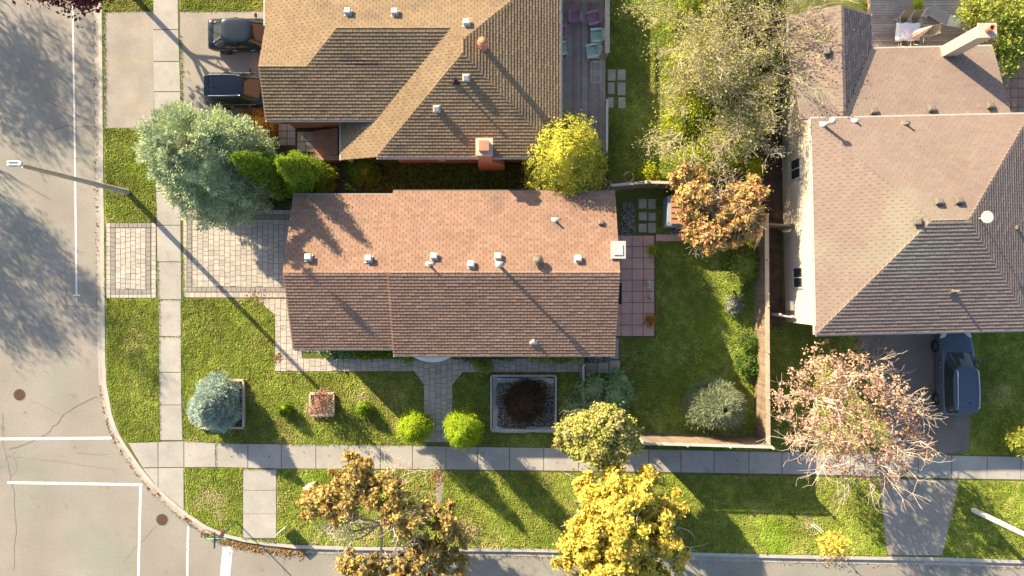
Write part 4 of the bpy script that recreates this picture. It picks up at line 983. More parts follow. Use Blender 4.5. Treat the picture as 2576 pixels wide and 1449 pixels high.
q = MB(); q.tube([p + Vector((.05,-.26,0)), Vector((*G(1605, 472), 1.9)), Vector((*G(1604, 473), 0))], .03); obj('rod', q, MT['brown_metal'], e)

# ---- shed
e = empty('garden_shed', (*G(1735, 545), 0), 'small blue grey garden shed with brown ribbed roof under orange tree', 'shed')
x0, y1 = G(1666, 496); x1, y0 = G(1772, 584); x0, x1 = W(1688,0,1.5).x, W(1790,0,1.5).x; y1, y0 = W(0,492,1.5).y, W(0,563,1.5).y
b = MB(); b.prism([(x0+.02-.16,y0-.10),(x1,y0-.10),(x1,y1),(x0-.14,y1)], 0, 1.36); obj('wall', b, MT['shed_wall'], e)
n = 5; w = (y1-y0)/n
for i in range(n):
    b = MB(); b.box(((x0+x1)/2, y0 + w*(i+.5), 1.42 + .012*i), (x1-x0, w-.02, .05)); b.box(((x0+x1)/2, y0 + w*i + .03, 1.46 + .012*i), (x1-x0, .04, .04)); obj('roof_panel', b, MT['shed_roof'], e)
b = MB(); b.box((x0+1.0, y0-.13, 0.66), (.8,.05,1.2)); dr = obj('door', b, MT['whitewood'], e); b = MB(); b.box((x0+1.3, y0-.17, .7), (.04,.04,.16)); obj('handle', b, MT['dark'], dr)

# ------------------------------------------------------------------ vehicles
def car(name, label, cat, L, Wd, H, paint, kind, loc, rz, rails=False, group=None):
    """x forward. body, glasshouse, roof, wheels, lamps, mirrors"""
    e = empty(name, (0,0,0), label, cat, group)
    hl, hw = L/2, Wd/2; suv = kind == 'suv'
    hood_z, belt, tail_z = (.98, 1.08, 1.08) if suv else (.84, .94, .98)
    cb0, cb1 = (-hl + .10, hl - 1.25) if suv else (-hl + .30, hl - 1.10)      # cabin foot
    ct0, ct1 = (-hl + .36, hl - 2.00) if suv else (-hl + 1.0, hl - 1.78)     # cabin top
    def interp(x, tab): return float(np.interp(x, [a for a, _ in tab], [b for _, b in tab]))
    wt = [(-hl, .80), (-hl+.08, .90), (-hl+.35, .97), (-hl+.9, 1), (hl-1.3, 1), (hl-.6, .965), (hl-.25, .89), (hl-.06, .76), (hl, .62)]
    zt = ([(-hl, .78), (-hl+.06, 1.02), (-hl+.3, tail_z), (cb1-.2, belt), (cb1+.1, hood_z+.06), (hl-.5, hood_z-.08), (hl-.1, hood_z-.24), (hl, .55)] if suv else
          [(-hl, .72), (-hl+.05, .92), (-hl+.2, tail_z), (cb0+.3, belt), (cb1-.2, belt), (cb1+.1, hood_z+.05), (hl-.5, hood_z-.08), (hl-.12, hood_z-.22), (hl, .5)])
    xs = sorted(set([-hl, -hl+.03, -hl+.08, -hl+.2, -hl+.35, cb1, hl-.5, hl-.25, hl-.12, hl-.05, hl] + list(np.linspace(-hl+.5, hl-.6, 16))))
    V, F = [], []; prof = [(.80,.20,0),(.94,.24,0),(.985,.45,0),(1.0,.66,0),(.985,.84,1),(.955,.93,1),(.90,.98,1),(.70,1.0,1),(.35,1.015,1),(0,1.02,1)]
    for x in xs:
        w, z = hw * interp(x, wt), interp(x, zt); half = []
        for a, k, up in prof:
            zz = .2 + (k-.2) * z / 1.0 if up or k > .3 else k
            half.append((a*w, max(.18, k*z if k > .3 else k)))
        V += [(x, -y, zz) for y, zz in half] + [(x, y, zz) for y, zz in half[-2::-1]]
    n = 2*len(prof) - 1
    for i in range(len(xs)-1): F += [(i*n+k, (i+1)*n+k, (i+1)*n+k+1, i*n+k+1) for k in range(n-1)] + [(i*n, i*n+n-1, (i+1)*n+n-1, (i+1)*n)]
    F += [tuple(range(n)), tuple(range((len(xs)-1)*n+n-1, (len(xs)-1)*n-1, -1))]
    b = MB(); b.v, b.f, b.t = V, F, [0]*len(V); body = obj('body', b, MT[paint], e, smooth=True)
    def loop(t):
        x0, x1 = cb0 + (ct0-cb0)*t, cb1 + (ct1-cb1)*t; wb = hw*(.94 + (.77-.94)*t); z = belt-.03 + (H-.05 - belt+.03)*t; P = []
        for k in range(40):
            a = 2*PI*k/40; c_, s_ = math.cos(a), math.sin(a); p = 7
            r = (abs(c_)**p + abs(s_)**p)**(-1/p)
            X = r*c_; Y = r*s_
            tap = 1 - .10*max(0, X)**2 - .06*max(0, -X)**2
            bow = .10*(1 - Y*Y)*(1 if X > .9 else 0)
            P.append(((x0+x1)/2 + X*(x1-x0)/2 + bow, Y*wb*tap, z))
        return P
    def band(ts, extra=None):
        b = MB(); Ls = [loop(t) for t in ts] if extra is None else extra
        vs = [p for l in Ls for p in l]; fs = [(i*40+k, i*40+(k+1) % 40, (i+1)*40+(k+1) % 40, (i+1)*40+k) for i in range(len(Ls)-1) for k in range(40)]
        return b, vs, fs, Ls
    b, vs, fs, _ = band([0, .45, .92]); b.add(vs, fs); obj('windows', b, MT['glass'], e, smooth=True)
    top = loop(.92); Ls = [top, loop(1.0)]
    cx = sum(p[0] for p in Ls[1])/40
    for k, dz in ((.93, .022), (.75, .04), (.4, .05), (.02, .053)): Ls.append([(cx + (p[0]-cx)*k, p[1]*k, p[2]+dz) for p in Ls[1]])
    b, vs, fs, _ = band(None, Ls); b.add(vs, fs + [tuple(range(5*40, 6*40))]); rf = obj('roof', b, MT[paint], e, smooth=True)
    for sy in (-1, 1):
        l0, l1 = loop(.02), loop(.96)
        for k in ((4, 4.2), (16, 15.8)):
            i = int(k[0]) if sy > 0 else 40 - int(k[0])
            b = MB(); b.tube([Vector(l0[i]), (Vector(l0[i])+Vector(l1[i]))/2*1.0, Vector(l1[i])], .045, 6); obj('pillar', b, MT[paint], e, smooth=True)
        i = 10 if sy > 0 else 30
        b = MB(); b.tube([Vector(l0[i]), Vector(l1[i])], .04, 6); obj('pillar', b, MT['dark'], e)
        b = MB(); y = sy*hw*.955
        if suv: b.bar((cb0+.1, y, belt-.03), (cb1-.15, y, belt-.01), .02, .025); obj('trim_strip', b, MT['grey'], e)
        b = MB(); xm = cb1 - .45; b.box((xm, sy*(hw+.10), belt+.02), (.12,.20,.15)); b.bar((xm, sy*(hw-.08), belt-.03), (xm, sy*(hw+.06), belt), .05, .05); obj('mirror', b, MT[paint], e, bevel=.03)
        for dx in (.35, -.65):
            b = MB(); b.box((dx, sy*(hw+.005), belt-.22), (.2,.03,.03)); obj('door_handle', b, MT['chrome'], e)
        if rails:
            b = MB(); z = H+.045; b.tube([(ct0+.15, sy*hw*.60, z-.04), (ct0+.25, sy*hw*.62, z+.02), ((ct0+ct1)/2, sy*hw*.63, z+.035), (ct1-.2, sy*hw*.60, z+.02), (ct1-.08, sy*hw*.58, z-.05)], .028, 6); obj('roof_rail', b, MT['chrome'], e, smooth=True)
        b = MB(); b.add([(-hl+.02, sy*hw*.86, .70),(-hl+.02, sy*hw*.55, .70),(-hl+.0, sy*hw*.55, .88),(-hl+.03, sy*hw*.88, .92),(-hl+.28, sy*hw*.985, .92),(-hl+.26, sy*hw*.99, .72)], [(0,1,2,3),(0,3,4,5)] if sy > 0 else [(3,2,1,0),(5,4,3,0)])
        q = MB(); q.box((-hl+.16, sy*hw*.80, .80), (.22,.26,.14), rz=sy*.35); obj('tail_lamp', q, MT['lamp_red'], e, bevel=.05)
        q = MB(); q.box((hl-.24, sy*hw*.74, hood_z-.22), (.42,.26,.13), rz=-sy*.45); obj('headlight', q, MT['lamp_clear'], e, bevel=.04)
        for x in (hl-.88, -hl+.85):
            r = .36 if suv else .33
            b = MB(); vs = []
            for rr, yy in ((r*.62, .03), (r*.9, .0), (r, .04), (r, .18), (r*.9, .22), (r*.5, .22)):
                vs += [(x + rr*math.cos(2*PI*k/24), sy*(hw+.012-yy), r + rr*math.sin(2*PI*k/24)) for k in range(24)]
            b.add(vs, [(i*24+k, i*24+(k+1) % 24, (i+1)*24+(k+1) % 24, (i+1)*24+k) for i in range(5) for k in range(24)])
            wh = obj('wheel', b, MT['tyre'], e, smooth=True)
            b = MB(); yy = sy*(hw-.005)
            for k in range(5):
                a = 2*PI*k/5; b.bar((x, yy, r), (x + r*.62*math.cos(a), yy, r + r*.62*math.sin(a)), .06, .03)
            b.tube([(x, yy-.02*sy, r), (x, yy+.015*sy, r)], .08, 10); obj('rim', b, MT['rim'], wh)
    b = MB(); b.box((-hl-.005, 0, .62), (.02,.5,.12)); obj('licence_plate', b, MT['white'], e)
    b = MB(); b.box((hl-.0, 0, .50), (.06, Wd*.5, .18)); obj('grille', b, MT['dark'], e)
    b = MB(); b.bar((cb1+.02, -hw*.72, hood_z+.075), (cb1+.02, hw*.72, hood_z+.075), .12, .02); obj('wiper_cowl', b, MT['dark'], e)
    if suv:
        b = MB(); b.box((ct0+.05, 0, H-.0), (.24, Wd*.58, .03)); obj('spoiler', b, MT[paint], e, bevel=.01)
        b = MB(); b.lathe([(.05,0),(.04,.04),(.01,.06)], 10, (ct0+.45, -.1, H+.0)); obj('aerial_fin', b, MT['dark'], e)
    e.location = loc; e.rotation_euler.z = rz; return e
p = W(633, 99); car('sedan', 'dark slate sedan parked nose in, upper of two cars in the drive', 'car', 4.30, 1.78, 1.43, 'car_slate', 'sedan', (p.x, p.y, .012), 0)
p = W(628, 237); car('suv', 'black navy SUV with silver roof rails behind the big round spruce', 'car', 4.30, 1.86, 1.66, 'car_navy', 'suv', (p.x, p.y, .012), 0, True)
p = W(2384, 934); car('suv', 'blue SUV parked nose in below the grey roofed house on the right', 'car', 4.70, 1.90, 1.70, 'car_blue', 'suv', (p.x, p.y, .012), math.radians(91.0), True)

# ------------------------------------------------------------------ poles, signs, boxes
b0 = W(320, 483); e = empty('street_lamp', b0, 'tall concrete street lamp leaning over the road with a grey lamp head', 'street lamp')
b = MB(); HZ = 8.35; b.tube([b0, b0 + Vector((0,0,3)), b0 + Vector((0,0,HZ))], [.17,.135,.085], 12); obj('pole', b, MT['pole'], e, smooth=True)
tip = W(52, 413, 8.6); t0 = b0 + Vector((0,0,HZ-.1))
b = MB(); b.tube([t0 - Vector((0,0,.2)), t0 + (tip-t0)*.4 + Vector((0,0,.1)), tip], [.05,.045,.035], 8); obj('arm', b, MT['galv'], e)
d = (tip - t0); d.z = 0; d = Vector((-1, .03, 0)) if d.length < .05 else d.normalized()
hd = tip + Vector((-.28,.02,0)); b = MB(); b.box(hd, (.62,.26,.12)); b.box(hd + Vector((-.04,.07,.08)), (.42,.04,.05)); b.box(hd + Vector((-.04,-.07,.08)), (.42,.04,.05)); b.box(hd + Vector((.30,0,.02)), (.16,.16,.13)); lh = obj('lamp_head', b, MT['galv'], e, bevel=.02)
b = MB(); b.box(hd + Vector((-.08,0,-.07)), (.36,.2,.03)); obj('lens', b, MT['white'], lh)
b = MB(); s0 = b0 + Vector((0,0,2.1)); b.box(s0 + Vector((.19,-.17,0)), (.02,.75,.55), rz=math.radians(48)); obj('sign_plate', b, MT['sign_lime'], e)
b = MB(); b.box(s0 + Vector((-.16,.16,-.45)), (.02,.6,.5), rz=math.radians(48)); obj('sign_plate', b, MT['grey'], e)
b0 = W(2449, 1283); e = empty('street_lamp', b0, 'pale round lamp pole rising from the grass in the lower right corner', 'street lamp')
b = MB(); b.tube([b0, b0 + Vector((0,0,4)), b0 + Vector((0,0,9))], [.15,.125,.08], 14); obj('pole', b, MT['pole_white'], e, smooth=True)
b = MB(); t0 = b0 + Vector((0,0,8.9)); b.tube([t0, t0 + Vector((0,-1.2,.25)), t0 + Vector((0,-2.1,.25))], .04, 8); obj('arm', b, MT['galv'], e)
b = MB(); b.box(t0 + Vector((0,-2.35,.25)), (.26,.6,.12)); obj('lamp_head', b, MT['galv'], e, bevel=.02)
# stop sign with street name blades
b0 = W(595, 1312); e = empty('stop_sign', b0, 'red STOP sign and green street name blades on a thin post at the corner', 'road sign')
b = MB(); b.tube([b0, b0 + Vector((0,0,2.95))], .035, 8); obj('post', b, MT['sign_teal'], e)
b = MB(); c = b0 + Vector((.05,0,2.05)); r = .33
oc = [(r*math.cos(PI/8 + k*PI/4), r*math.sin(PI/8 + k*PI/4)) for k in range(8)]
tl = Matrix.Rotation(math.radians(-8), 4, 'Z')
def on(y, z, x): return c + tl @ Vector((x, y, z))
b.add([on(y, z, 0) for y, z in oc] + [on(y, z, .012) for y, z in oc], [tuple(range(8, 16)), tuple(range(7, -1, -1))] + [(k, (k+1) % 8, 8+(k+1) % 8, 8+k) for k in range(8)])
pl = obj('sign_plate', b, MT['stop_red'], e)
b = MB()
for k in range(8):
    p0, p1 = oc[k], oc[(k+1) % 8]
    b.add([on(p0[0]*.96, p0[1]*.96, .0165), on(p1[0]*.96, p1[1]*.96, .0165), on(p1[0]*.89, p1[1]*.89, .0165), on(p0[0]*.89, p0[1]*.89, .0165)], [(0,1,2,3)])
obj('border', b, MT['paint'], pl)
fc = bpy.data.curves.new('lettering', 'FONT'); fc.body = 'STOP'; fc.size = .26; fc.align_x = 'CENTER'; fc.align_y = 'CENTER'; fc.extrude = .002; fc.materials.append(MT['paint'])
ftmp = bpy.data.objects.new('lettering', fc); fo = bpy.data.objects.new('lettering', bpy.data.meshes.new_from_object(ftmp)); bpy.data.objects.remove(ftmp); COL.objects.link(fo); fo.parent = pl
M = tl @ Matrix(((0,0,1,0),(1,0,0,0),(0,1,0,0),(0,0,0,1))); M.translation = on(0, 0, .018) - b0; fo.matrix_local = M
b = MB(); b.box(b0 + Vector((.0,-.0,2.72)), (1.06,.03,.17)); bl = obj('name_blade', b, MT['sign_green'], e)
b = MB()
b.box(b0 + Vector((0,.0165,2.72)), (1.0,.004,.02)); b.box(b0 + Vector((0,-.0165,2.72)), (1.0,.004,.02)); obj('edge_stripe', b, MT['paint'], bl)
b = MB(); b.box(b0 + Vector((0,0,2.90)), (.03,.85,.16)); obj('name_blade', b, MT['sign_teal'], e)
# utility box, lawn sign
c = W(788, 1222); e = empty('utility_box', c, 'pale green utility box on the lawn left of orange maple', 'utility box')
b = MB(); b.box(c + Vector((0,0,.38)), (.50,.42,.76), rz=.35); obj('cabinet', b, MT['util'], e, bevel=.03)
b = MB(); b.box(c + Vector((0,0,.79)), (.56,.48,.07), rz=.35); obj('lid', b, MT['util'], e, bevel=.02)
a, b_ = Vector((*G(704, 1336), 0)), Vector((*G(728, 1315), 0))
e = empty('lawn_sign', (a+b_)/2, 'white lawn sign panel standing edge on beside the kerbside concrete path', 'sign')
b = MB(); b.bar(a + Vector((0,0,.52)), b_ + Vector((0,0,.52)), .03, .66); obj('panel', b, MT['white'], e)
for q_ in (a + (b_-a)*.15, a + (b_-a)*.85):
    b = MB(); b.tube([q_, q_ + Vector((0,0,.5))], .012); obj('stake', b, MT['grey'], e)

# ------------------------------------------------------------------ garden things
def frame(name, quad_, h, t, m, label, cat='planter'):
    c = sum((Vector(G(*q)).to_3d() for q in quad_), Vector())/4; e = empty(name, c, label, cat); P = [Vector((*G(*q), 0)) for q in quad_]
    for i in range(4):
        a, b_ = P[i], P[(i+1) % 4]; d = (b_-a).normalized()
        b = MB(); b.bar(a + d*(t*.5 if i % 2 else -.0) + Vector((0,0,h/2)), b_ - d*(t*.5 if i % 2 else -.0) + Vector((0,0,h/2 + (.003 if i % 2 else 0))), t, h); obj('side_board', b, MT[m], e)
    return e
frame('planter_box', [(506,956),(615,956),(615,1075),(506,1075)], .22, .10, 'planter', 'square wooden planter box filled with gravel under the small blue spruce')
frame('planter_box', [(782,989),(841,989),(841,1044),(782,1044)], .22, .09, 'planter', 'small square wooden planter box holding the pinkish shrub')
e = frame('planter_box', [(1236,944),(1398,944),(1397,1080),(1236,1080)], .30, .10, 'whitewood', 'large gravel planter box with loose grey fabric edging around dark red shrub')
def cloth(pts, n=26, z0=.06, z1=.34, amp=.08):
    P = [Vector((*G(*p), 0)) for p in pts]; vs = []
    for i in range(n+1):
        t = i/n; p = P[0] + (P[1]-P[0])*t; d = (P[1]-P[0]).normalized(); nn_ = Vector((-d.y, d.x, 0))
        o = nn_ * (amp*math.sin(t*9+1.3) + amp*.6*math.sin(t*23))
        vs += [p + o*.3 + Vector((0,0,z1+.03*math.sin(t*17))), p + nn_*.12 + o + Vector((0,0,(z0+z1)/2)), p + nn_*.24 + o*1.3 + Vector((0,0,z0))]
    b = MB(); b.add(vs, [(3*i+j, 3*i+j+1, 3*i+j+4, 3*i+j+3) for i in range(n) for j in range(2)]); return obj('fabric', b, MT['fabric'], e, smooth=True)
cloth([(1394,948),(1240,948)]); cloth([(1238,1085),(1396,1085)], z0=.16, amp=.06); cloth([(1240,946),(1240,1080)], amp=.05)
for (u, v), m, lab in (((1638, 632), 'lf_yew', 'terracotta pot of yellow flowers at the upper edge of patio'), ((1632, 805), 'lf_rust', 'terracotta pot of red flowers at the lower edge of patio')):
    c = W(u, v); e = empty('flower_pot', (c.x, c.y, .03), lab, 'flower pot', 'flower pots on the pink patio')
    b = MB(); b.lathe([(.13,0),(.19,.30),(.21,.30),(.21,.35),(.17,.35),(.16,.30)], 16, (c.x, c.y, .03)); obj('pot', b, MT['terracotta'], e)
    P = np.array([c.x, c.y, .50]) + R.normal(0, 1, (260, 3)) * np.array([.17, .17, .10]); V, F, T = flakes(P, .10, .5)
    V = V - np.array([c.x, c.y, .03]); tag(obj_me('foliage', mesh_np('foliage', V, F, T), MT[m], e), kind='stuff')
for (u, v), lab, fl_ in (((1630, 716), 'white garden statuette with spread wings, upper one on patio', 1), ((1634, 748), 'white garden statuette, lower and rounder one on patio', 0)):
    c = W(u, v); e = empty('garden_statuette', (c.x, c.y, .03), lab, 'statuette', 'white statuettes on the pink patio')
    b = MB(); b.lathe([(.12,0),(.13,.05),(.08,.08),(.10,.2),(.12,.28),(.07,.36),(.02,.42)], 12, (c.x, c.y, .03)); obj('body', b, MT['white'], e, smooth=True)
    b = MB(); b.lathe([(.02,0),(.065,.03),(.07,.08),(.03,.13),(.01,.14)], 10, (c.x-.03, c.y+.03, .40)); obj('head', b, MT['white'], e, smooth=True)
    for s_ in ((1, -1) if fl_ else (1,)):
        b = MB(); b.add([(c.x, c.y+.02*s_, .30),(c.x-.12, c.y+.20*s_, .36),(c.x+.08, c.y+.24*s_, .30),(c.x+.14, c.y+.10*s_, .22),(c.x, c.y+.02*s_, .25),(c.x-.12, c.y+.20*s_, .32),(c.x+.08, c.y+.24*s_, .26),(c.x+.14, c.y+.10*s_, .18)], [(0,1,2,3),(7,6,5,4),(0,4,5,1),(1,5,6,2),(2,6,7,3),(3,7,4,0)]); obj('wing', b, MT['white'], e)
c = W(1948, 388); e = empty('rain_barrel', c, 'black round barrel against the cream wall beside bare trees', 'barrel')
b = MB(); b.lathe([(.26,0),(.32,.25),(.33,.5),(.27,.85),(.28,.88)], 20, c); obj('drum', b, MT['dark'], e, smooth=True)
b = MB(); b.lathe([(.29,.88),(.29,.92),(.10,.93)], 20, c); obj('lid', b, MT['grey'], e)
# plastic armchairs
def armchair(m, label, loc, rz, group):
    e = empty('garden_armchair', (0,0,0), label, 'chair', group)
    b = MB()
    for i in range(6):
        x = .27 - .085*i; b.box((x, 0, .38 - .012*i*1.2), (.075,.50,.025))
    obj('seat', b, MT[m], e, bevel=.008)
    b = MB()
    for i in range(7):
        k = i - 3; a = Vector((-.22, k*.072, .32)); hgt = .86 - .018*k*k
        b.bar(a, (-.22 - .30*(hgt-.32)/.55, k*.098, hgt), .068, .022)
    b.bar((-.36,-.30,.58), (-.36,.30,.58), .03, .05); obj('backrest', b, MT[m], e)
    for s_ in (-1, 1):
        b = MB(); b.add([(.32,s_*.25,.55),(.34,s_*.39,.55),(-.12,s_*.40,.56),(-.36,s_*.32,.58),(-.36,s_*.27,.58),(-.1,s_*.27,.56)] + [(.32,s_*.25,.525),(.34,s_*.39,.525),(-.12,s_*.40,.535),(-.36,s_*.32,.555),(-.36,s_*.27,.555),(-.1,s_*.27,.535)], [(0,1,2,3,4,5),(11,10,9,8,7,6)] + [(k, 6+k, 6+(k+1) % 6, (k+1) % 6) for k in range(6)]); obj('armrest', b, MT[m], e)
        b = MB(); b.bar((.27,s_*.32,0), (.28,s_*.32,.53), .07, .05); obj('leg', b, MT[m], e)
        b = MB(); b.bar((-.42,s_*.28,0), (.28,s_*.27,.36), .09, .04); obj('leg', b, MT[m], e)
    b = MB(); b.bar((.30,-.28,.33), (.30,.28,.33), .03, .10); obj('front_rail', b, MT[m], e)
    e.location = loc; e.rotation_euler.z = rz; return e
Z = .55
def dloc(u, v): p = W(u, v, Z + .3); return (p.x, p.y, Z)
pc = armchair('purple', 'purple plastic garden armchair facing down the deck, backed against the railing', dloc(1447, 43), math.radians(-88), 'plastic armchairs on the grey deck')
dup(pc, dloc(1492, 48), math.radians(192), 'purple plastic garden armchair turned towards the house, next to green chairs'); dup(pc, dloc(1411, 85), math.radians(5), 'purple plastic garden armchair half hidden under the tan roof edge')
gc = armchair('mint', 'mint green garden armchair, upper one near the tan topped railing', dloc(1500, 92), math.radians(184), 'plastic armchairs on the grey deck')
dup(gc, dloc(1489, 131), math.radians(190), 'mint green garden armchair partly under the white drying rack'); dup(gc, dloc(1410, 125), math.radians(8), 'mint green garden armchair half hidden under the tan roof edge')
# drying rack
c = Vector(dloc(1497, 190)); e = empty('drying_rack', c, 'white wire clothes drying rack standing open on the long deck', 'drying rack')
def wire(nm, segs, r=.008):
    b = MB()
    for s0, s1 in segs: b.tube([c + Vector(s0), c + Vector(s1)], r, 5)
    obj(nm, b, MT['white'], e)
w = .27; zt_ = .85
wire('frame', [((-w,.55,zt_+.1),(w,.55,zt_+.1)), ((-w,-.55,zt_),(w,-.55,zt_)), ((-w,.55,zt_+.1),(-w,0,zt_)), ((w,.55,zt_+.1),(w,0,zt_)), ((-w,-.55,zt_),(-w,.05,zt_)), ((w,-.55,zt_),(w,.05,zt_))], .014)
wire('line_wire', [((-w+.09*i, .55, zt_+.1), (-w+.09*i, -.55, zt_)) for i in range(1, 6)], .006)
wire('cross_bar', [((-w-.05, y, zt_+.01), (w+.03, y, zt_+.01)) for y in (.08,.02,-.06,-.14)], .012)
for s_ in (-1, 1):
    wire('leg', [((s_*w,-.4,0),(s_*w,.02,zt_)), ((s_*w,.35,0),(s_*w,-.05,zt_))], .011)
# right deck furniture
Z2 = .45
def d2(u, v, h=.4): p = W(u, v, Z2 + h); return Vector((p.x, p.y, Z2))
c = d2(2287, 79, .7); e = empty('garden_table', c, 'rectangular garden table set between four sling chairs on the shaded deck', 'table')
b = MB(); b.box(c + Vector((0,0,.70)), (1.15,.86,.04)); obj('tabletop', b, MT['grey'], e)
for sx in (-1, 1):
    for sy in (-1, 1):
        b = MB(); b.tube([c + Vector((sx*.5,sy*.36,0)), c + Vector((sx*.5,sy*.36,.7))], .025); obj('leg', b, MT['grey'], e)
n = 24; vs = []; tcl = empty('tablecloth', c + Vector((0,0,.7)), 'crumpled white cloth hanging over the garden table', 'tablecloth')
for i in range(n+1):
    for j in range(n+1):
        x, y = (i/n-.5)*1.55, (j/n-.5)*1.16; ox, oy = max(0, abs(x)-.58), max(0, abs(y)-.44); o = max(ox, oy)
        xx = math.copysign(min(abs(x), .58 + ox*.45), x); yy = math.copysign(min(abs(y), .44 + oy*.45), y)
        rp = .035*math.sin(9*x+4*y)*min(1, o*8)
        vs.append(c + Vector((xx + rp, yy + rp*.7, .735 - o*.85 + .008*math.sin(14*x+3)*math.cos(11*y))))
b = MB(); b.add(vs, [(i*(n+1)+j, (i+1)*(n+1)+j, (i+1)*(n+1)+j+1, i*(n+1)+j+1) for i in range(n) for j in range(n)]); obj('cloth', b, MT['cloth'], tcl, smooth=True)
e = empty('patio_umbrella', c + Vector((.05,.0,0)), 'folded pink and white striped umbrella standing through the garden table', 'umbrella')
b0 = c + Vector((.02,.0,0)); tipu = b0 + Vector((0,0,2.35)); lean = W(2344, 66, 2.8); base = W(2300, 90, 1.25)
b = MB(); b.tube([b0, base, lean], .022, 8); obj('pole', b, MT['white'], e)
for k in range(8):
    b = MB(); ax = (lean - base).normalized(); a1 = ax.cross(Vector((0,0,1))).normalized(); a2 = ax.cross(a1); vs = []
    for t in range(7):
        r = [.03,.06,.10,.13,.155,.17,.16][t]; p = lean + (base-lean)*(t/6)
        for da in (0, .5, 1): 
            ang = 2*PI*(k+da)/8; rr = r*(1.25 if da == .5 else .8); vs.append(p + a1*rr*math.cos(ang) + a2*rr*math.sin(ang))
    b.add(vs, [(3*i+j, 3*i+j+1, 3*i+j+4, 3*i+j+3) for i in range(6) for j in range(2)], tone=(k % 4)/4+.1); obj('canopy_fold', b, MT['umbrella'], e, smooth=True)
def sling_chair(label, loc, rz):
    e = empty('sling_chair', (0,0,0), label, 'chair', 'sling chairs around the garden table')
    b = MB(); b.bar((.25,0,.42), (-.20,0,.38), .46, .02); obj('seat', b, MT['sling'], e)
    b = MB(); b.bar((-.20,0,.38), (-.46,0,.98), .46, .02); obj('backrest', b, MT['sling'], e)
    for s_ in (-1, 1):
        b = MB(); b.tube([(.27,s_*.26,.42), (-.20,s_*.26,.38), (-.47,s_*.25,1.0)], .018, 6); obj('side_tube', b, MT['whitewood'], e)
        b = MB(); b.tube([(.30,s_*.27,0), (.24,s_*.27,.62), (-.30,s_*.27,.62)], .018, 6); obj('armrest', b, MT['whitewood'], e)
        b = MB(); b.tube([(-.38,s_*.27,0), (-.16,s_*.27,.40)], .018, 6); obj('leg', b, MT['whitewood'], e)
    e.location = loc; e.rotation_euler.z = rz; return e
sc_ = sling_chair('brown sling chair, left of the two below the white cloth', d2(2277, 104, .55), math.radians(88))
for (u, v), a, lab in (((2307, 101), 86, 'brown sling chair, right of the two below the white cloth'), ((2272, 58), -92, 'brown sling chair, left of the two above the white cloth'), ((2301, 56), -90, 'brown sling chair beside lounger, above the white cloth'), ((2331, 79), 178, 'brown sling chair at the right end of the white cloth')):
    dup(sc_, d2(u, v, .45), math.radians(a), lab)
c = d2(2370, 42, .35); e = empty('sun_lounger', c, 'grey sun lounger with raised pale end lying diagonally on the deck', 'sun lounger', rz=math.radians(-31))
def part(nm, q, m): me = bpy.data.meshes.new(nm); me.from_pydata(q.v, [], q.f); return obj_me(nm, me, MT[m], e)
b = MB(); b.box((-.25,0,.36), (1.3,.62,.03)); part('bed', b, 'lounge'); b = MB(); b.bar((.40,0,.36), (.95,.12,.62), .64, .03); part('backrest', b, 'fabric')
for s_ in (-1, 1):
    b = MB(); b.tube([(-.9,s_*.31,.36),(.42,s_*.31,.36)], .02, 6); part('side_rail', b, 'whitewood')
    for x in (-.7, .35): b = MB(); b.tube([(x,s_*.3,0),(x,s_*.3,.36)], .02, 6); part('leg', b, 'whitewood')
c = d2(2335, 27, .3); e = empty('blue_cushion', c, 'pale blue folded cover lying by the head of the sun lounger', 'cover')
b = MB(); b.add([c + Vector(q) for q in ((-.22,-.2,.02),(.05,-.33,.05),(.34,.12,.04),(.12,.30,.12),(-.1,.18,.25),(0,0,.28),(.14,-.05,.22))], [(0,1,6,5),(1,2,3,6),(3,4,5,6),(4,0,5),(0,4,3,2,1)]); obj('cover', b, MT['canopy'], e, smooth=False)

# ------------------------------------------------------------------ vegetation
def unit(n):
    v = R.normal(0, 1, (n, 3)); return v / np.linalg.norm(v, axis=1)[:,None]
def tubes_np(segs, n=4):
    """segs: (k,8) p0 p1 r0 r1 -> prisms"""
    s = np.asarray(segs, float); p0, p1, r0, r1 = s[:,0:3], s[:,3:6], s[:,6], s[:,7]
    d = p1 - p0; d /= np.linalg.norm(d, axis=1)[:,None] + 1e-9
    a = np.cross(d, np.where(np.abs(d[:,2:3]) < .9, [[0,0,1.]], [[1.,0,0]])); a /= np.linalg.norm(a, axis=1)[:,None] + 1e-9; b = np.cross(d, a)
    k = len(s); V = np.zeros((k, 2*n, 3))
    for i in range(n):
        c, t = math.cos(2*PI*i/n), math.sin(2*PI*i/n)
        V[:,i] = p0 + (a*c + b*t)*r0[:,None]; V[:,n+i] = p1 + (a*c + b*t)*r1[:,None]
    F = np.array([[i, (i+1) % n, n+(i+1) % n, n+i] for i in range(n)])
    return V.reshape(-1, 3), (np.arange(k)[:,None,None]*2*n + F[None]).reshape(-1, 4), np.repeat(R.random(k), 2*n)
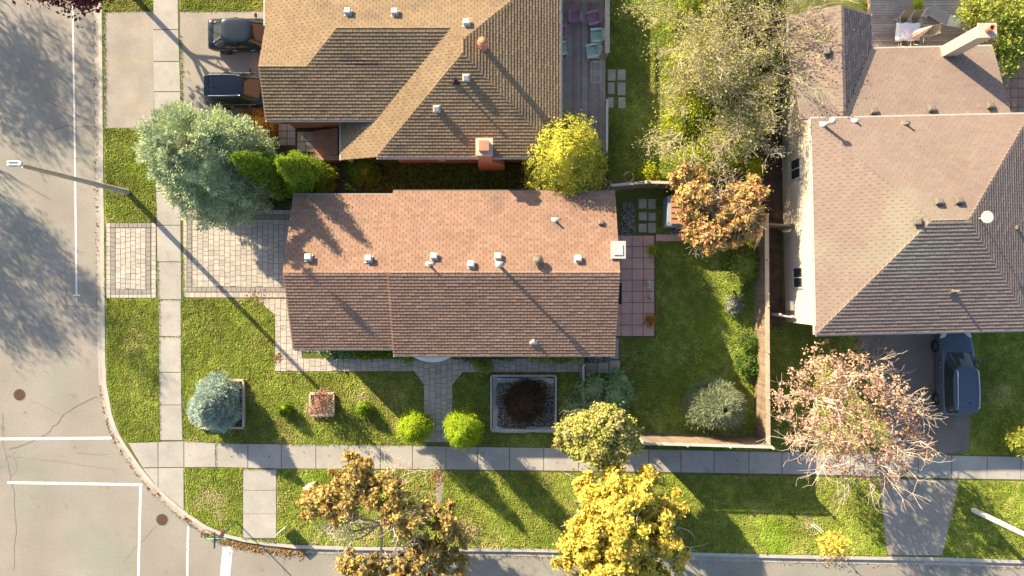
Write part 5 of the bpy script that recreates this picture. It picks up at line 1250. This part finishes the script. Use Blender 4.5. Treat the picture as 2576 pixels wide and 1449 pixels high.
def grow(base, h0, R0, rad, levels, kids, spread, up, r0=.11, seed=0, squash=1.0, jitter=.25):
    """bare branch skeleton; returns segments and tip points. R0 = overall reach"""
    rg = np.random.default_rng(seed); segs = []; tips = []
    base = np.array(base, float)
    def limb(p, d, L, r, lev):
        n = 4 if lev < 2 else 3; q = p; dd = d
        nodes = []
        for i in range(n):
            dd = dd + rg.normal(0, jitter, 3)*(.5 if lev == 0 else 1); dd[2] += up*.12; dd /= np.linalg.norm(dd)
            q2 = q + dd*L/n*np.array([1,1,squash]); ra, rb = r*(1-.55*i/n), r*(1-.55*(i+1)/n)
            segs.append(np.r_[q, q2, max(ra,.0075), max(rb,.006)]); q = q2; nodes.append((q, dd))
        if lev >= levels: tips.append(q); return
        for k in range(kids[lev]):
            i = rg.integers(0 if lev else 1, n) if k else n-1; pp, pd = nodes[i]
            side_ = rg.normal(0, 1, 3); side_ -= side_.dot(pd)*pd; side_ /= np.linalg.norm(side_)
            nd = pd*(1-spread) + side_*spread; nd[2] += up*.25; nd /= np.linalg.norm(nd)
            limb(pp, nd, L*rg.uniform(.45, .72), r*.48, lev+1)
    top = base + np.array([0,0,h0]); segs.append(np.r_[base, top, rad*1.15, rad*.9])
    m = kids[-1]
    for k in range(m):
        a = 2*PI*(k + rg.uniform(-.3,.3))/m; el = rg.uniform(.25, 1.1)
        limb(top + np.array([0,0,rg.uniform(-.3,.2)*h0*.5]), np.array([math.cos(a)*math.cos(el), math.sin(a)*math.cos(el), math.sin(el)]), R0*rg.uniform(.55,.75), rad*.55, 0)
    return np.array(segs), np.array(tips)
def clumps(blobs, ncl, per, sig, size, shell=(.5, 1.0), up=.35, flat=.8, half=False):
    """leaf clumps through ellipsoid blobs (cx,cy,cz,rx,ry,rz)"""
    vol = np.array([b[3]*b[4]*b[5] for b in blobs])**.75; vol = vol/vol.sum(); P, N_, T = [], [], []
    for b, w in zip(blobs, vol):
        k = max(3, int(ncl*w)); d = unit(k)
        if half: d[:,2] = np.abs(d[:,2])*.9 - .1
        rr = (shell[0]**3 + (shell[1]**3-shell[0]**3)*R.random(k))**(1/3)
        c = np.array(b[:3]) + d*np.array(b[3:6])*rr[:,None]
        sg = sig*(.75 + 1.0*R.random(k)); ct = R.random(k)
        pp = np.repeat(c, per, 0) + R.normal(0, 1, (k*per, 3))*np.repeat(sg, per)[:,None]*np.array([1,1,flat])
        nn_ = np.repeat(d, per, 0)*.7 + R.normal(0, .75, (k*per, 3)); nn_[:,2] += up; nn_ /= np.linalg.norm(nn_, axis=1)[:,None]
        P.append(pp); N_.append(nn_); T.append((np.repeat(ct, per)*.55 + R.random(k*per)*.45) % 1)
    P, N_, T = np.concatenate(P), np.concatenate(N_), np.concatenate(T); k = P[:,2] > .05
    return quads(P[k], N_[k], size, T[k])
def plant(name, base, label, cat, crown, cm, segs=None, bm='bark', group=None, nseg=5, crown_name='crown'):
    """crown: (V,F,T) in world coordinates"""
    base = Vector(base); e = empty(name, base, label, cat, group); bn = np.array(base)
    if segs is not None and len(segs):
        V, F, T = tubes_np(segs, nseg); obj_me('trunk', mesh_np('trunk', V - bn, F, T, True), MT[bm], e)
    if crown is not None:
        V, F, T = crown; obj_me(crown_name, mesh_np(crown_name, V - bn, F, T), MT[cm], e)
    return e
def join(*a):
    V, F, T, n = [], [], [], 0
    for v, f, t in a: V.append(v); F.append(f + n); T.append(t); n += len(v)
    return np.concatenate(V), np.concatenate(F), np.concatenate(T)
def B(u, v, z, r, rz=None, ry=None):
    """blob centred at image point (u,v) at height z"""
    p = W(u, v, z); return (p.x, p.y, z, r, ry or r, rz or r)
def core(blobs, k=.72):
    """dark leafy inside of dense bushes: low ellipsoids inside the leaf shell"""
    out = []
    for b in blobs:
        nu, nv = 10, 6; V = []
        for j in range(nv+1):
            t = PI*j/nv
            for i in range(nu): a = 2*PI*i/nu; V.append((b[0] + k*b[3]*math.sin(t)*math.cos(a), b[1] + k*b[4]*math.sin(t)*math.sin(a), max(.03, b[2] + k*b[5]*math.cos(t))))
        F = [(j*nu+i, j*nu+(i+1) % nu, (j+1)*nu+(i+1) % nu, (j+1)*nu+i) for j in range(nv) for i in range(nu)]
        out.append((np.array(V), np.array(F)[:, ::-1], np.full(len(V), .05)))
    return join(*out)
def needles(base, prof, nbr, nsp, length, wid, droop=.15, inner=.35, seed=3, hw=.5):
    """conifer: branches from the trunk out to the profile radius, clothed in needle sprays"""
    rg = np.random.default_rng(seed); zs = np.array([p[0] for p in prof]); rs = np.array([p[1] for p in prof]); base = np.array(base, float)
    cw = np.cumsum(np.interp(np.linspace(zs[0], zs[-1], 200), zs, rs + .12)); z = np.interp(rg.random(nbr)*cw[-1], cw, np.linspace(zs[0], zs[-1], 200))
    a = rg.random(nbr)*2*PI; r = np.interp(z, zs, rs)*rg.uniform(.78, 1.08, nbr)*(1 + .11*np.sin(2*a + seed) + .09*np.sin(3*a + 2*seed) + .06*np.sin(7*a + 5*z))
    t = inner + (1-inner)*rg.random((nbr, nsp))**.7
    rr = r[:,None]*t; zz = z[:,None] + r[:,None]*(.10*t - droop*t*t) + rg.normal(0, .03, (nbr, nsp))
    aw = a[:,None] + rg.normal(0, 1, (nbr, nsp))*hw*.3*np.minimum(1, .35/np.maximum(rr, .12))*1.6
    P = np.stack([base[0] + rr*np.cos(aw), base[1] + rr*np.sin(aw), base[2] + zz], -1).reshape(-1, 3)
    da = (aw + rg.normal(0, .75, (nbr, nsp))).ravel(); el = rg.normal(.35, .4, nbr*nsp)
    d = np.stack([np.cos(da)*np.cos(el), np.sin(da)*np.cos(el), np.sin(el)], -1)
    s = np.cross(d, unit(len(d))); s /= np.linalg.norm(s, axis=1)[:,None]
    L = (length*(.6 + .8*rg.random(len(d))))[:,None]; w = wid/2
    V = np.stack([P - s*w*.4, P + d*L*.55 - s*w, P + d*L, P + d*L*.55 + s*w], 1).reshape(-1, 3)
    T = np.repeat((np.repeat(rg.random(nbr), nsp)*.5 + .35*t.ravel() + .15*rg.random(len(d))) % 1, 4)
    return V, np.arange(4*len(d)).reshape(-1, 4), T
def trunkseg(base, h, r): b = np.array(base, float); return np.array([np.r_[b, b + [0,0,h*.5], r, r*.75], np.r_[b + [0,0,h*.5], b + [0,0,h], r*.75, r*.25]])
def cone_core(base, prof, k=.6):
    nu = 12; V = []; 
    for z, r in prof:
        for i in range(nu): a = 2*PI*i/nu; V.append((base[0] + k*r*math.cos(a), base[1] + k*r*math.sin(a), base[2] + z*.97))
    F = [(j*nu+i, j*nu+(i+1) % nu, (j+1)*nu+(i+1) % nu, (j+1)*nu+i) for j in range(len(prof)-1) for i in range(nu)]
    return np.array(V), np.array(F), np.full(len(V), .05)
def conifer(name, base, prof, label, cm, nbr, nsp, length, wid, cat='tree', group=None, **k):
    b = W(*base); h = prof[-1][0]
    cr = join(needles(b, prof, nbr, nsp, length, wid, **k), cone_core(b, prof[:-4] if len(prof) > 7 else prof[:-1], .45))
    return plant(name, b, label, cat, cr, cm, trunkseg(b, h*.95, .03*h), group=group)
def cedar(name, base, prof, label, cm, n, size, cat='tree', group=None, tilt=(0, 0), lump=.14):
    """dense flame-shaped evergreen: upright sprays over a profile of revolution with lumps"""
    b = W(*base); zs = np.array([p[0] for p in prof]); rs = np.array([p[1] for p in prof]); ncl = max(20, n//28)
    cw = np.cumsum(np.interp(np.linspace(zs[0], zs[-1], 200), zs, rs + .05)); z = np.interp(R.random(ncl)*cw[-1], cw, np.linspace(zs[0], zs[-1], 200)); a = R.random(ncl)*2*PI
    r = np.interp(z, zs, rs)*(1 + R.normal(0, lump, ncl) + .10*np.sin(2*a + base[0]) + .08*np.sin(3*a + 2*z + base[1])); c = np.stack([b.x + tilt[0]*z + r*np.cos(a), b.y + tilt[1]*z + r*np.sin(a), z], -1)
    out = np.stack([np.cos(a), np.sin(a), np.full(ncl, .55)], -1); sg = .10 + .04*rs.max()
    P = np.repeat(c, 28, 0) + R.normal(0, sg*.62, (ncl*28, 3)); nn_ = np.repeat(out, 28, 0)*1.2 + R.normal(0, .5, (ncl*28, 3)); nn_ /= np.linalg.norm(nn_, axis=1)[:,None]
    k = P[:,2] > .03; T = np.repeat(R.random(ncl), 28)*.5 + R.random(ncl*28)*.5
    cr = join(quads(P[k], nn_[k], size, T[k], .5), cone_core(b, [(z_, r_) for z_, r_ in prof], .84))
    return plant(name, b, label, cat, cr, cm, trunkseg(b, zs[-1]*.5, .04*zs[-1]), group=group)

# evergreens
conifer('spruce_tree', (597, 440), [(.25,1.7),(1,2.5),(2.5,3.1),(4.2,3.1),(5.4,2.7),(6.4,2.0),(7.2,1.15),(7.8,.5),(8.4,.14),(8.8,.02)], 'large round silver green spruce between the road sidewalk and grey paver driveway', 'lf_spruce', 560, 150, .20, .05, droop=.25, hw=.8, inner=.5)
conifer('spruce_tree', (556, 1010), [(.15,1.30),(.5,1.48),(1.1,1.36),(1.7,.90),(2.2,.40),(2.6,.05)], 'small blue spruce spreading out of the gravel planter box', 'lf_blue', 330, 110, .15, .036, seed=5, droop=.1, hw=.8, inner=.45)
cp_ = [(.1,.70),(1,.92),(2.2,.98),(3.6,.82),(5,.56),(6.2,.28),(7.3,.03)]
cedar('cedar_tree', (720, 456), [(z*1.04, r*.92) for z, r in cp_], 'tall bright green cedar touching the large round spruce', 'lf_cedar', 20000, .10)
cedar('cedar_tree', (802, 460), [(z*.95, r*.95) for z, r in cp_], 'tall bright green cedar nearest the entry steps of the tan house', 'lf_cedar', 20000, .10)
cedar('golden_cypress', (1412, 425), [(.1,1.5),(1,1.95),(2.5,2.05),(3.7,1.65),(4.6,1.1),(5.2,.5),(5.5,.05)], 'big golden yellow cypress bush at deck corner beside the tan roof', 'lf_golden', 34000, .12, 'bush', lump=.10)
cedar('globe_cedar', (1051, 1062), [(.05,.45),(.5,.66),(1.2,.76),(1.9,.68),(2.6,.48),(3.2,.24),(3.6,.04)], 'small bright yew bush left of the walkway end', 'lf_yew', 12000, .075, 'bush', lump=.13)
cedar('globe_cedar', (1171, 1064), [(.05,.48),(.6,.74),(1.3,.86),(2.2,.80),(3.0,.60),(3.7,.34),(4.2,.05)], 'bright yew bush right of the walkway end, overhanging the sidewalk', 'lf_yew', 14000, .075, 'bush', lump=.13)
cedar('globe_cedar', (722, 1027), [(.03,.26),(.3,.36),(.6,.28),(.85,.05)], 'little round green shrub on the lawn between blue spruce and pinkish shrub', 'lf_cedar', 1500, .09, 'bush')
cedar('globe_cedar', (918, 1026), [(.03,.26),(.3,.38),(.6,.30),(.9,.05)], 'little round green shrub on the lawn right of the pinkish shrub', 'lf_cedar', 1500, .09, 'bush')
conifer('willow_shrub', (1781, 1008), [(.2,.9),(.7,1.35),(1.4,1.45),(2.2,1.15),(2.8,.65),(3.2,.2)], 'fuzzy grey green shrub in the lower right corner of the back lawn', 'lf_willow', 700, 30, .24, .028, 'bush', droop=.1, hw=1.4, seed=8)
conifer('pine_tree', (2540, 1092), [(.2,.6),(1,.95),(2,.85),(3.2,.5),(4.2,.05)], 'bright green evergreen tip poking in at the right edge', 'lf_green', 420, 30, .25, .05, seed=9)
# low shrubs
def shrub(name, base, blobs, label, cm, ncl, per, size, sig=.12, shell=(.6,1), cat='bush', dense=True, group=None, stems=0, bm='twig'):
    b = W(*base); cr = clumps(blobs, ncl, per, sig, size, shell, half=dense)
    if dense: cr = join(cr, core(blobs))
    segs = None
    if stems: segs, _ = grow(b, .15, max(q[2] + q[5] for q in blobs)*.62, .02, 2, [3, 3, 3, stems], .45, .5, seed=int(base[0]))
    return plant(name, b, label, cat, cr, cm, segs, bm, group, 3, 'foliage')
shrub('barberry', (1319, 1002), [B(1322,1012,.62,1.26,.60), B(1322,1014,.75,.95,.5)], 'dark red mounded shrub filling the gravel planter', 'lf_barberry', 340, 40, .09, .10)
shrub('rose_shrub', (811, 1017), [B(808,1020,.95,.62,.55), B(790,1030,.7,.4,.4), B(815,1000,.8,.4,.5)], 'pinkish twiggy shrub in the small square planter box', 'lf_rose', 60, 30, .09, .12, (.3,1), dense=False, stems=7)
for (u, v), m, lab, r in (((1868,668),'lf_green','olive green shrub against the tan fence above the sunny lawn patch',.85), ((1842,768),'lf_pale','pale silvery flowering shrub beside the sunny lawn patch',.4), ((1880,862),'lf_dark','tall thin olive shrub against the tan fence right of the lawn',.55), ((1872,915),'lf_dark','dark shrub under the olive shrub by the tan fence',.6), ((915,430),'lf_cedar','round green shrub below tan roof between the cedar and red chimney',.85), ((1350,425),'lf_dark','dark ivy mound beside golden cypress',.8), ((825,440),'lf_lime','small lime shrub at foot of the second cedar',.5),
                       ((660,325),'lf_rust','rust brown shrub between black SUV and entry path',.95), ((1628,440),'lf_lime','low lime green plant by the grey fence right of the ring',.45), ((1880,420),'lf_lime','bright lime shrub between the bare trees and orange tree',.7), ((1215,915),'lf_green','low green plants along the middle house below the canopy',.4)):
    w = W(u, v); shrub('shrub', (u, v), [(w.x, w.y, r*.75, r, r, r*.75), (w.x + r*.5, w.y - r*.4, r*.5, r*.6, r*.6, r*.5), (w.x - r*.45, w.y + r*.4, r*.55, r*.6, r*.6, r*.5)], lab, m, int(50 + 80*r), 24, .11, .11)
def bedrow(name, u0, u1, v, z, m, lab, n, size):
    a, b_ = W(u0, v), W(u1, v); bl = [(a.x + (b_.x-a.x)*(i+.5)/n, a.y + random.uniform(-.12,.12), z*.6, .32, .30, z*.6) for i in range(n)]
    shrub(name, ((u0+u1)/2, v), bl, lab, m, 34*n, 14, size, .08)
bedrow('hosta_bed', 812, 905, 884, .45, 'lf_hosta', 'round leaved pale green plants along the garage wall', 5, .16)
bedrow('hedge', 900, 1000, 884, .7, 'lf_cedar', 'dark green low hedge along the south wall left of canopy', 6, .10)
bedrow('hedge', 1155, 1290, 888, .6, 'lf_dark', 'low green hedge along the south wall right of canopy', 8, .10)
bedrow('hedge', 1330, 1455, 892, .8, 'lf_green', 'loose green hedge along south wall near the picket fence', 8, .12)
shrub('yellow_shrub', (1027, 893), [B(1027,897,.4,.3,.35)], 'tiny yellow green shrub left of the white canopy', 'lf_yew', 40, 16, .1)
ivy = scatter([[(865,415),(1325,415),(1330,478),(1000,480),(870,480)], [(600,470),(735,470),(735,522),(620,522)], [(1480,955),(1545,945),(1560,1000),(1500,1060)]], 320)
Pv = np.c_[ivy, .05 + R.random(len(ivy))**2*.40]; V, F, T = flakes(Pv, .13, .4)
tag(obj_me('ground_cover', mesh_np('ground_cover', V, F, T), MT['lf_dark']), kind='stuff')
# leafy trees
def tree(name, base, blobs, label, cm, ncl, per, size, sig, h0, reach, rad, seed, shell=(.45,1), levels=2, kids=(4,4,4,6), bm='bark', twigs=0, up=.35, spread=.5, upb=.5, cat='tree'):
    b = W(*base); segs, tips = grow(b, h0, reach, rad, levels, list(kids), spread, upb, seed=seed)
    cr = clumps(blobs, ncl, per, sig, size, shell, up)
    return plant(name, b, label, cat, cr, cm, segs, bm, None, 5)
tree('maple_tree', (975, 1288), [B(870,1250,4.2,1.5,1.3),B(890,1185,4.4,1.0,1.0),B(800,1275,3.6,1.0,.9),B(960,1240,4.6,1.2,1.0),B(1020,1290,4.4,1.1,1.0),B(1100,1300,4.0,.9,.8),B(1120,1370,3.6,1.1,.9),B(1050,1420,3.6,1.3,1.0),B(900,1430,3.8,1.1,1.0),B(980,1470,3.6,1.4,1.0),B(1130,1440,3.2,1.0,.8)],
     'brown orange half bare maple overhanging the bottom road', 'lf_orange', 330, 95, .22, .09, 2.0, 3.8, .14, 21, bm='twig_pale', levels=3, kids=(5,4,4,8), upb=.2)
tree('maple_tree', (1537, 1262), [B(1565,1320,5.4,1.5,1.3),B(1500,1330,5.0,.9,.8),B(1455,1320,4.4,.6,.6),B(1425,1395,3.9,.75,.6),B(1470,1390,4.4,.9,.8),B(1500,1260,4.6,.8,.8),B(1480,1225,4.0,.6,.6),B(1560,1235,4.9,.8,.9),B(1550,1195,4.2,.5,.6),B(1615,1240,4.9,.8,.9),B(1620,1200,4.3,.5,.6),B(1650,1300,4.8,.9,.8),B(1690,1265,4.2,.65,.6),B(1660,1370,4.7,1.0,.9),B(1700,1400,4.0,.6,.6),B(1580,1400,5.0,1.2,1.0),B(1530,1440,4.6,1.0,.9),B(1480,1470,4.0,.8,.7),B(1620,1450,4.4,1.0,.9),B(1660,1475,3.8,.7,.7),B(1560,1500,4.0,.9,.8)],
     'dense golden yellow maple overhanging the bottom road', 'lf_yellow', 480, 190, .20, .095, 2.0, 3.9, .15, 22, bm='twig_pale', shell=(.35,1))
tree('garden_tree', (1478, 1022), [B(1440,1085,3.4,.7,.6),B(1480,1075,4.0,.8,.8),B(1530,1075,4.4,.9,.8),B(1575,1090,3.8,.7,.7),B(1500,1120,4.2,.9,.7),B(1550,1120,4.0,.8,.7),B(1460,1130,3.4,.6,.6),B(1515,1150,3.4,.5,.5),B(1590,1115,3.4,.4,.5),B(1520,1045,4.2,.5,.6),B(1420,1110,3.0,.4,.4)],
     'yellow green autumn tree where the back fence meets the sidewalk', 'lf_mixed', 330, 120, .17, .09, 1.4, 1.5, .11, 23)
tree('apple_tree', (1768, 540), [B(1730,450,3.0,.9,.8),B(1745,500,3.2,1.0,.9),B(1860,520,3.2,1.1,.9),B(1900,470,3.0,.6,.6),B(1790,580,3.0,1.1,.9),B(1840,585,2.8,.9,.8),B(1745,570,2.7,.7,.7),B(1890,560,2.8,.8,.7)],
     'orange and yellow fruit tree with bare rusty twigs over the garden shed', 'lf_apple', 330, 100, .18, .085, 1.2, 2.6, .12, 24, levels=3, kids=(5,5,4,7), bm='twig', upb=.3)
tree('flowering_tree', (2074, 1006), [B(2060,930,4.2,1.4,1.1),B(2160,960,4.6,1.5,1.2),B(2250,1010,4.2,1.3,1.0),B(2000,1010,3.8,1.2,1.0),B(2100,1060,4.6,1.7,1.2),B(2200,1100,4.2,1.5,1.0),B(2310,1070,3.6,.9,.8),B(2040,1110,3.8,1.2,.9),B(2130,1160,3.6,1.1,.9),B(2250,1165,3.4,1.0,.8),B(2330,1130,3.2,.7,.7),B(2210,1205,3.0,.6,.6)],
     'sparse pink brown tree with pale twigs over the right sidewalk', 'lf_pink', 560, 17, .14, .10, 1.6, 4.6, .15, 25, shell=(.3,1), levels=3, kids=(5,5,4,7), bm='twig', upb=.25)
c = W(2041, 1320); segs = np.array([np.r_[np.array(c), np.array(c + Vector((0,0,2.4))), .04, .02]])
e = plant('yellow_sapling', c, 'small yellow sapling with pale trunk on the right boulevard lawn', 'tree', clumps([B(2085,1360,2.2,.5,.5),B(2110,1368,2.6,.55,.5),B(2085,1390,2.0,.3,.3)], 40, 26, .14, .15, (.2,1)), 'lf_yellow', segs, 'whitewood')
obj_me('stake', mesh_np('stake', *tubes_np(np.array([[.12,.05,0,.12,.05,1.3,.025,.025]]), 5)), MT['whitewood'], e)
# dark red tree at the top edge, and the street trees over the road to the left (they throw the dappled shade)
tree('crimson_maple', (304, -42), [B(175,-62,4.6,1.7,1.5),B(120,-50,4.4,1.0,1.0),B(240,-50,4.2,1.1,1.0),B(180,-120,5.2,1.6,1.3),B(205,-40,3.6,.9,.9),B(100,-30,3.8,.7,.7),B(245,-28,3.6,.7,.7)], 'dark crimson maple leaning in at the top left edge', 'lf_crimson', 240, 34, .20, .22, 2.6, 3.2, .16, 26)
def gshadow(u, v, z, r, rz=None):
    """blob at height z whose shadow falls on ground pixel (u, v)"""
    k = 1/math.tan(SUN_EL)*z*PXM; p = W(u - .698*k, v - .716*k); return (p.x, p.y, z, r, r, rz or r*.36)
tree('street_maple', (-392, 212), [gshadow(*q) for q in ((20,560,5.6,1.5),(85,600,6.0,1.4),(30,690,5.4,1.6),(125,680,6.2,1.4),(190,720,6.6,1.1),(70,790,5.8,1.5),(165,800,6.6,1.0),(225,830,7.0,.7),(110,860,6.2,.75),(15,830,5.4,1.1),(240,750,7.0,.7),(-50,640,5,1.6),(-60,760,5,1.5),(285,800,8.0,.5),(320,850,8.4,.5),(350,905,8.8,.45),(385,945,9.2,.3))],
     'street maple beyond the road whose dappled shade covers the middle road', 'lf_green', 230, 80, .12, .28, 2.5, 3.6, .2, 27, shell=(.2,1))
tree('street_maple', (-372, -292), [gshadow(*q) for q in ((20,110,5.4,1.3),(100,90,5.8,1.0),(50,220,5.4,1.4),(140,180,6.0,1.1),(110,290,6.0,1.3),(195,130,6.4,.8),(195,240,6.6,.9),(170,330,6.6,.8),(35,310,5.4,1.2),(95,370,6.2,.6),(225,320,7.2,.6),(245,420,8,.45),(215,50,6.4,.6),(-40,200,5,1.5),(60,150,5.6,.9),(225,190,7.0,.5))],
     'street maple beyond the road whose dappled shade covers the upper road', 'lf_green', 190, 80, .12, .28, 2.5, 3.6, .2, 28, shell=(.2,1))
# bare trees and the green growth under them
def bare(base, reach, h0, lab, seed, bm, lv=7, rad=.08, kids=(5,6,5,7)):
    b = W(*base); segs, tips = grow(b, h0, reach, rad, 3, list(kids), .42, .30, seed=seed, squash=.85, jitter=.11)
    q = np.repeat(tips, lv, 0); q = q + R.normal(0, .20, q.shape); nr_ = unit(len(q)); nr_[:,2] += .3; nr_ /= np.linalg.norm(nr_, axis=1)[:,None]
    cr = quads(q, nr_, .10)
    return plant('bare_tree', b, lab, 'tree', cr, 'lf_thicket', segs, bm, None, 3, 'leaves')
bare((1752, 118), 4.0, 1.4, 'pale bare tree nearest the top edge beside the deck lawn', 41, 'twig')
bare((1800, 238), 4.2, 1.5, 'widest pale bare tree in middle of the thicket left of the cream wall', 42, 'twig')
bare((1862, 90), 4.0, 1.5, 'bare tree whose twigs shade the grey gabled roof', 43, 'twig', 1)
bare((1850, 330), 3.4, 1.3, 'bare tree against cream wall above the orange tree', 44, 'twig_pale', 2)
bare((1735, 320), 3.0, 1.2, 'lowest left bare tree above the orange tree', 45, 'twig_pale')
for (u, v), r, h, m, lab in (((1750,60),1.3,1.9,'lf_green','green leafy bush under bare twigs at the top edge'), ((1790,40),1.0,1.7,'lf_lime','bright yellow green bush at top of the thicket'), ((1745,150),1.1,1.6,'lf_lime','yellow green bush under bare twigs opposite the drying rack'), ((1765,235),1.3,1.7,'lf_mixed','mixed yellow and green bush in middle of the thicket'), ((1735,300),1.2,1.6,'lf_lime','green bush at the lawn edge below the sunny patch'), ((1825,335),1.3,1.8,'lf_green','large green bush in the lower thicket'), ((1850,265),1.0,1.5,'lf_mixed','yellow green bush near the cream wall'), ((1775,385),1.3,1.7,'lf_lime','green bush just above the orange tree'), ((1900,180),.9,1.4,'lf_dark','dark bush against the cream wall under bare twigs'), ((1880,30),1.0,1.6,'lf_dark','dark bush at top edge right of the thicket')):
    r *= 1.15; w = W(u, v); shrub('leafy_bush', (u, v), [(w.x, w.y, h*.75, r, r, h*.7), (w.x+r*.7, w.y+r*.3, h*.65, r*.7, r*.7, h*.55), (w.x-r*.6, w.y-r*.4, h*.6, r*.7, r*.6, h*.55)], lab, m, 230, 34, .15, .14, (.5,1), stems=4, dense=False)
shrub('lilac_shrub', (1500, 985), [B(1490,980,1.1,1.0,.9),B(1545,1000,1.2,1.0,.9),B(1500,1025,1.2,1.0,.9),B(1560,960,.9,.7,.7),B(1450,1030,.9,.7,.7)], 'dark green leafy shrub in the shade behind the half yellow corner tree', 'lf_hosta', 150, 40, .14, .11, (.6,1), stems=4)
# trees and shrubs round the right deck
tree('lilac_tree', (2452, 20), [B(2500,20,3.0,1.1,1.0),B(2560,30,3.0,1.2,1.0),B(2560,100,2.6,1.0,.9),B(2440,15,2.6,.7,.7),B(2540,150,2.0,.7,.7)], 'leafy olive tree in the top right corner beside the shaded deck', 'lf_green', 240, 30, .15, .17, 1.4, 2.4, .1, 51)
tree('garden_maple', (1985, -330), [gshadow(q[0]+34, q[1]+35, *q[2:]) for q in ((2225,20,5.2,.8),(2215,75,5.0,.7),(2265,95,5.2,.8),(2260,60,5.4,.8),(2300,30,5.6,.9),(2340,70,5.6,.9),(2375,35,5.8,.8),(2400,90,6.0,.8),(2300,105,5.4,.8),(2240,110,5.0,.6),(2420,130,6,.6),(2370,120,5.8,.7),(2340,0,5.6,.8),(2440,60,6,.7))],
     'garden maple above the top edge that shades the right deck', 'lf_green', 420, 46, .18, .30, 2.2, 2.6, .12, 52, shell=(.1,1))
shrub('shrub', (2300, 6), [B(2308,12,.9,.28,.3)], 'tiny potted green plant on the shaded deck beside the grey gable', 'lf_lime', 30, 14, .1, .08)
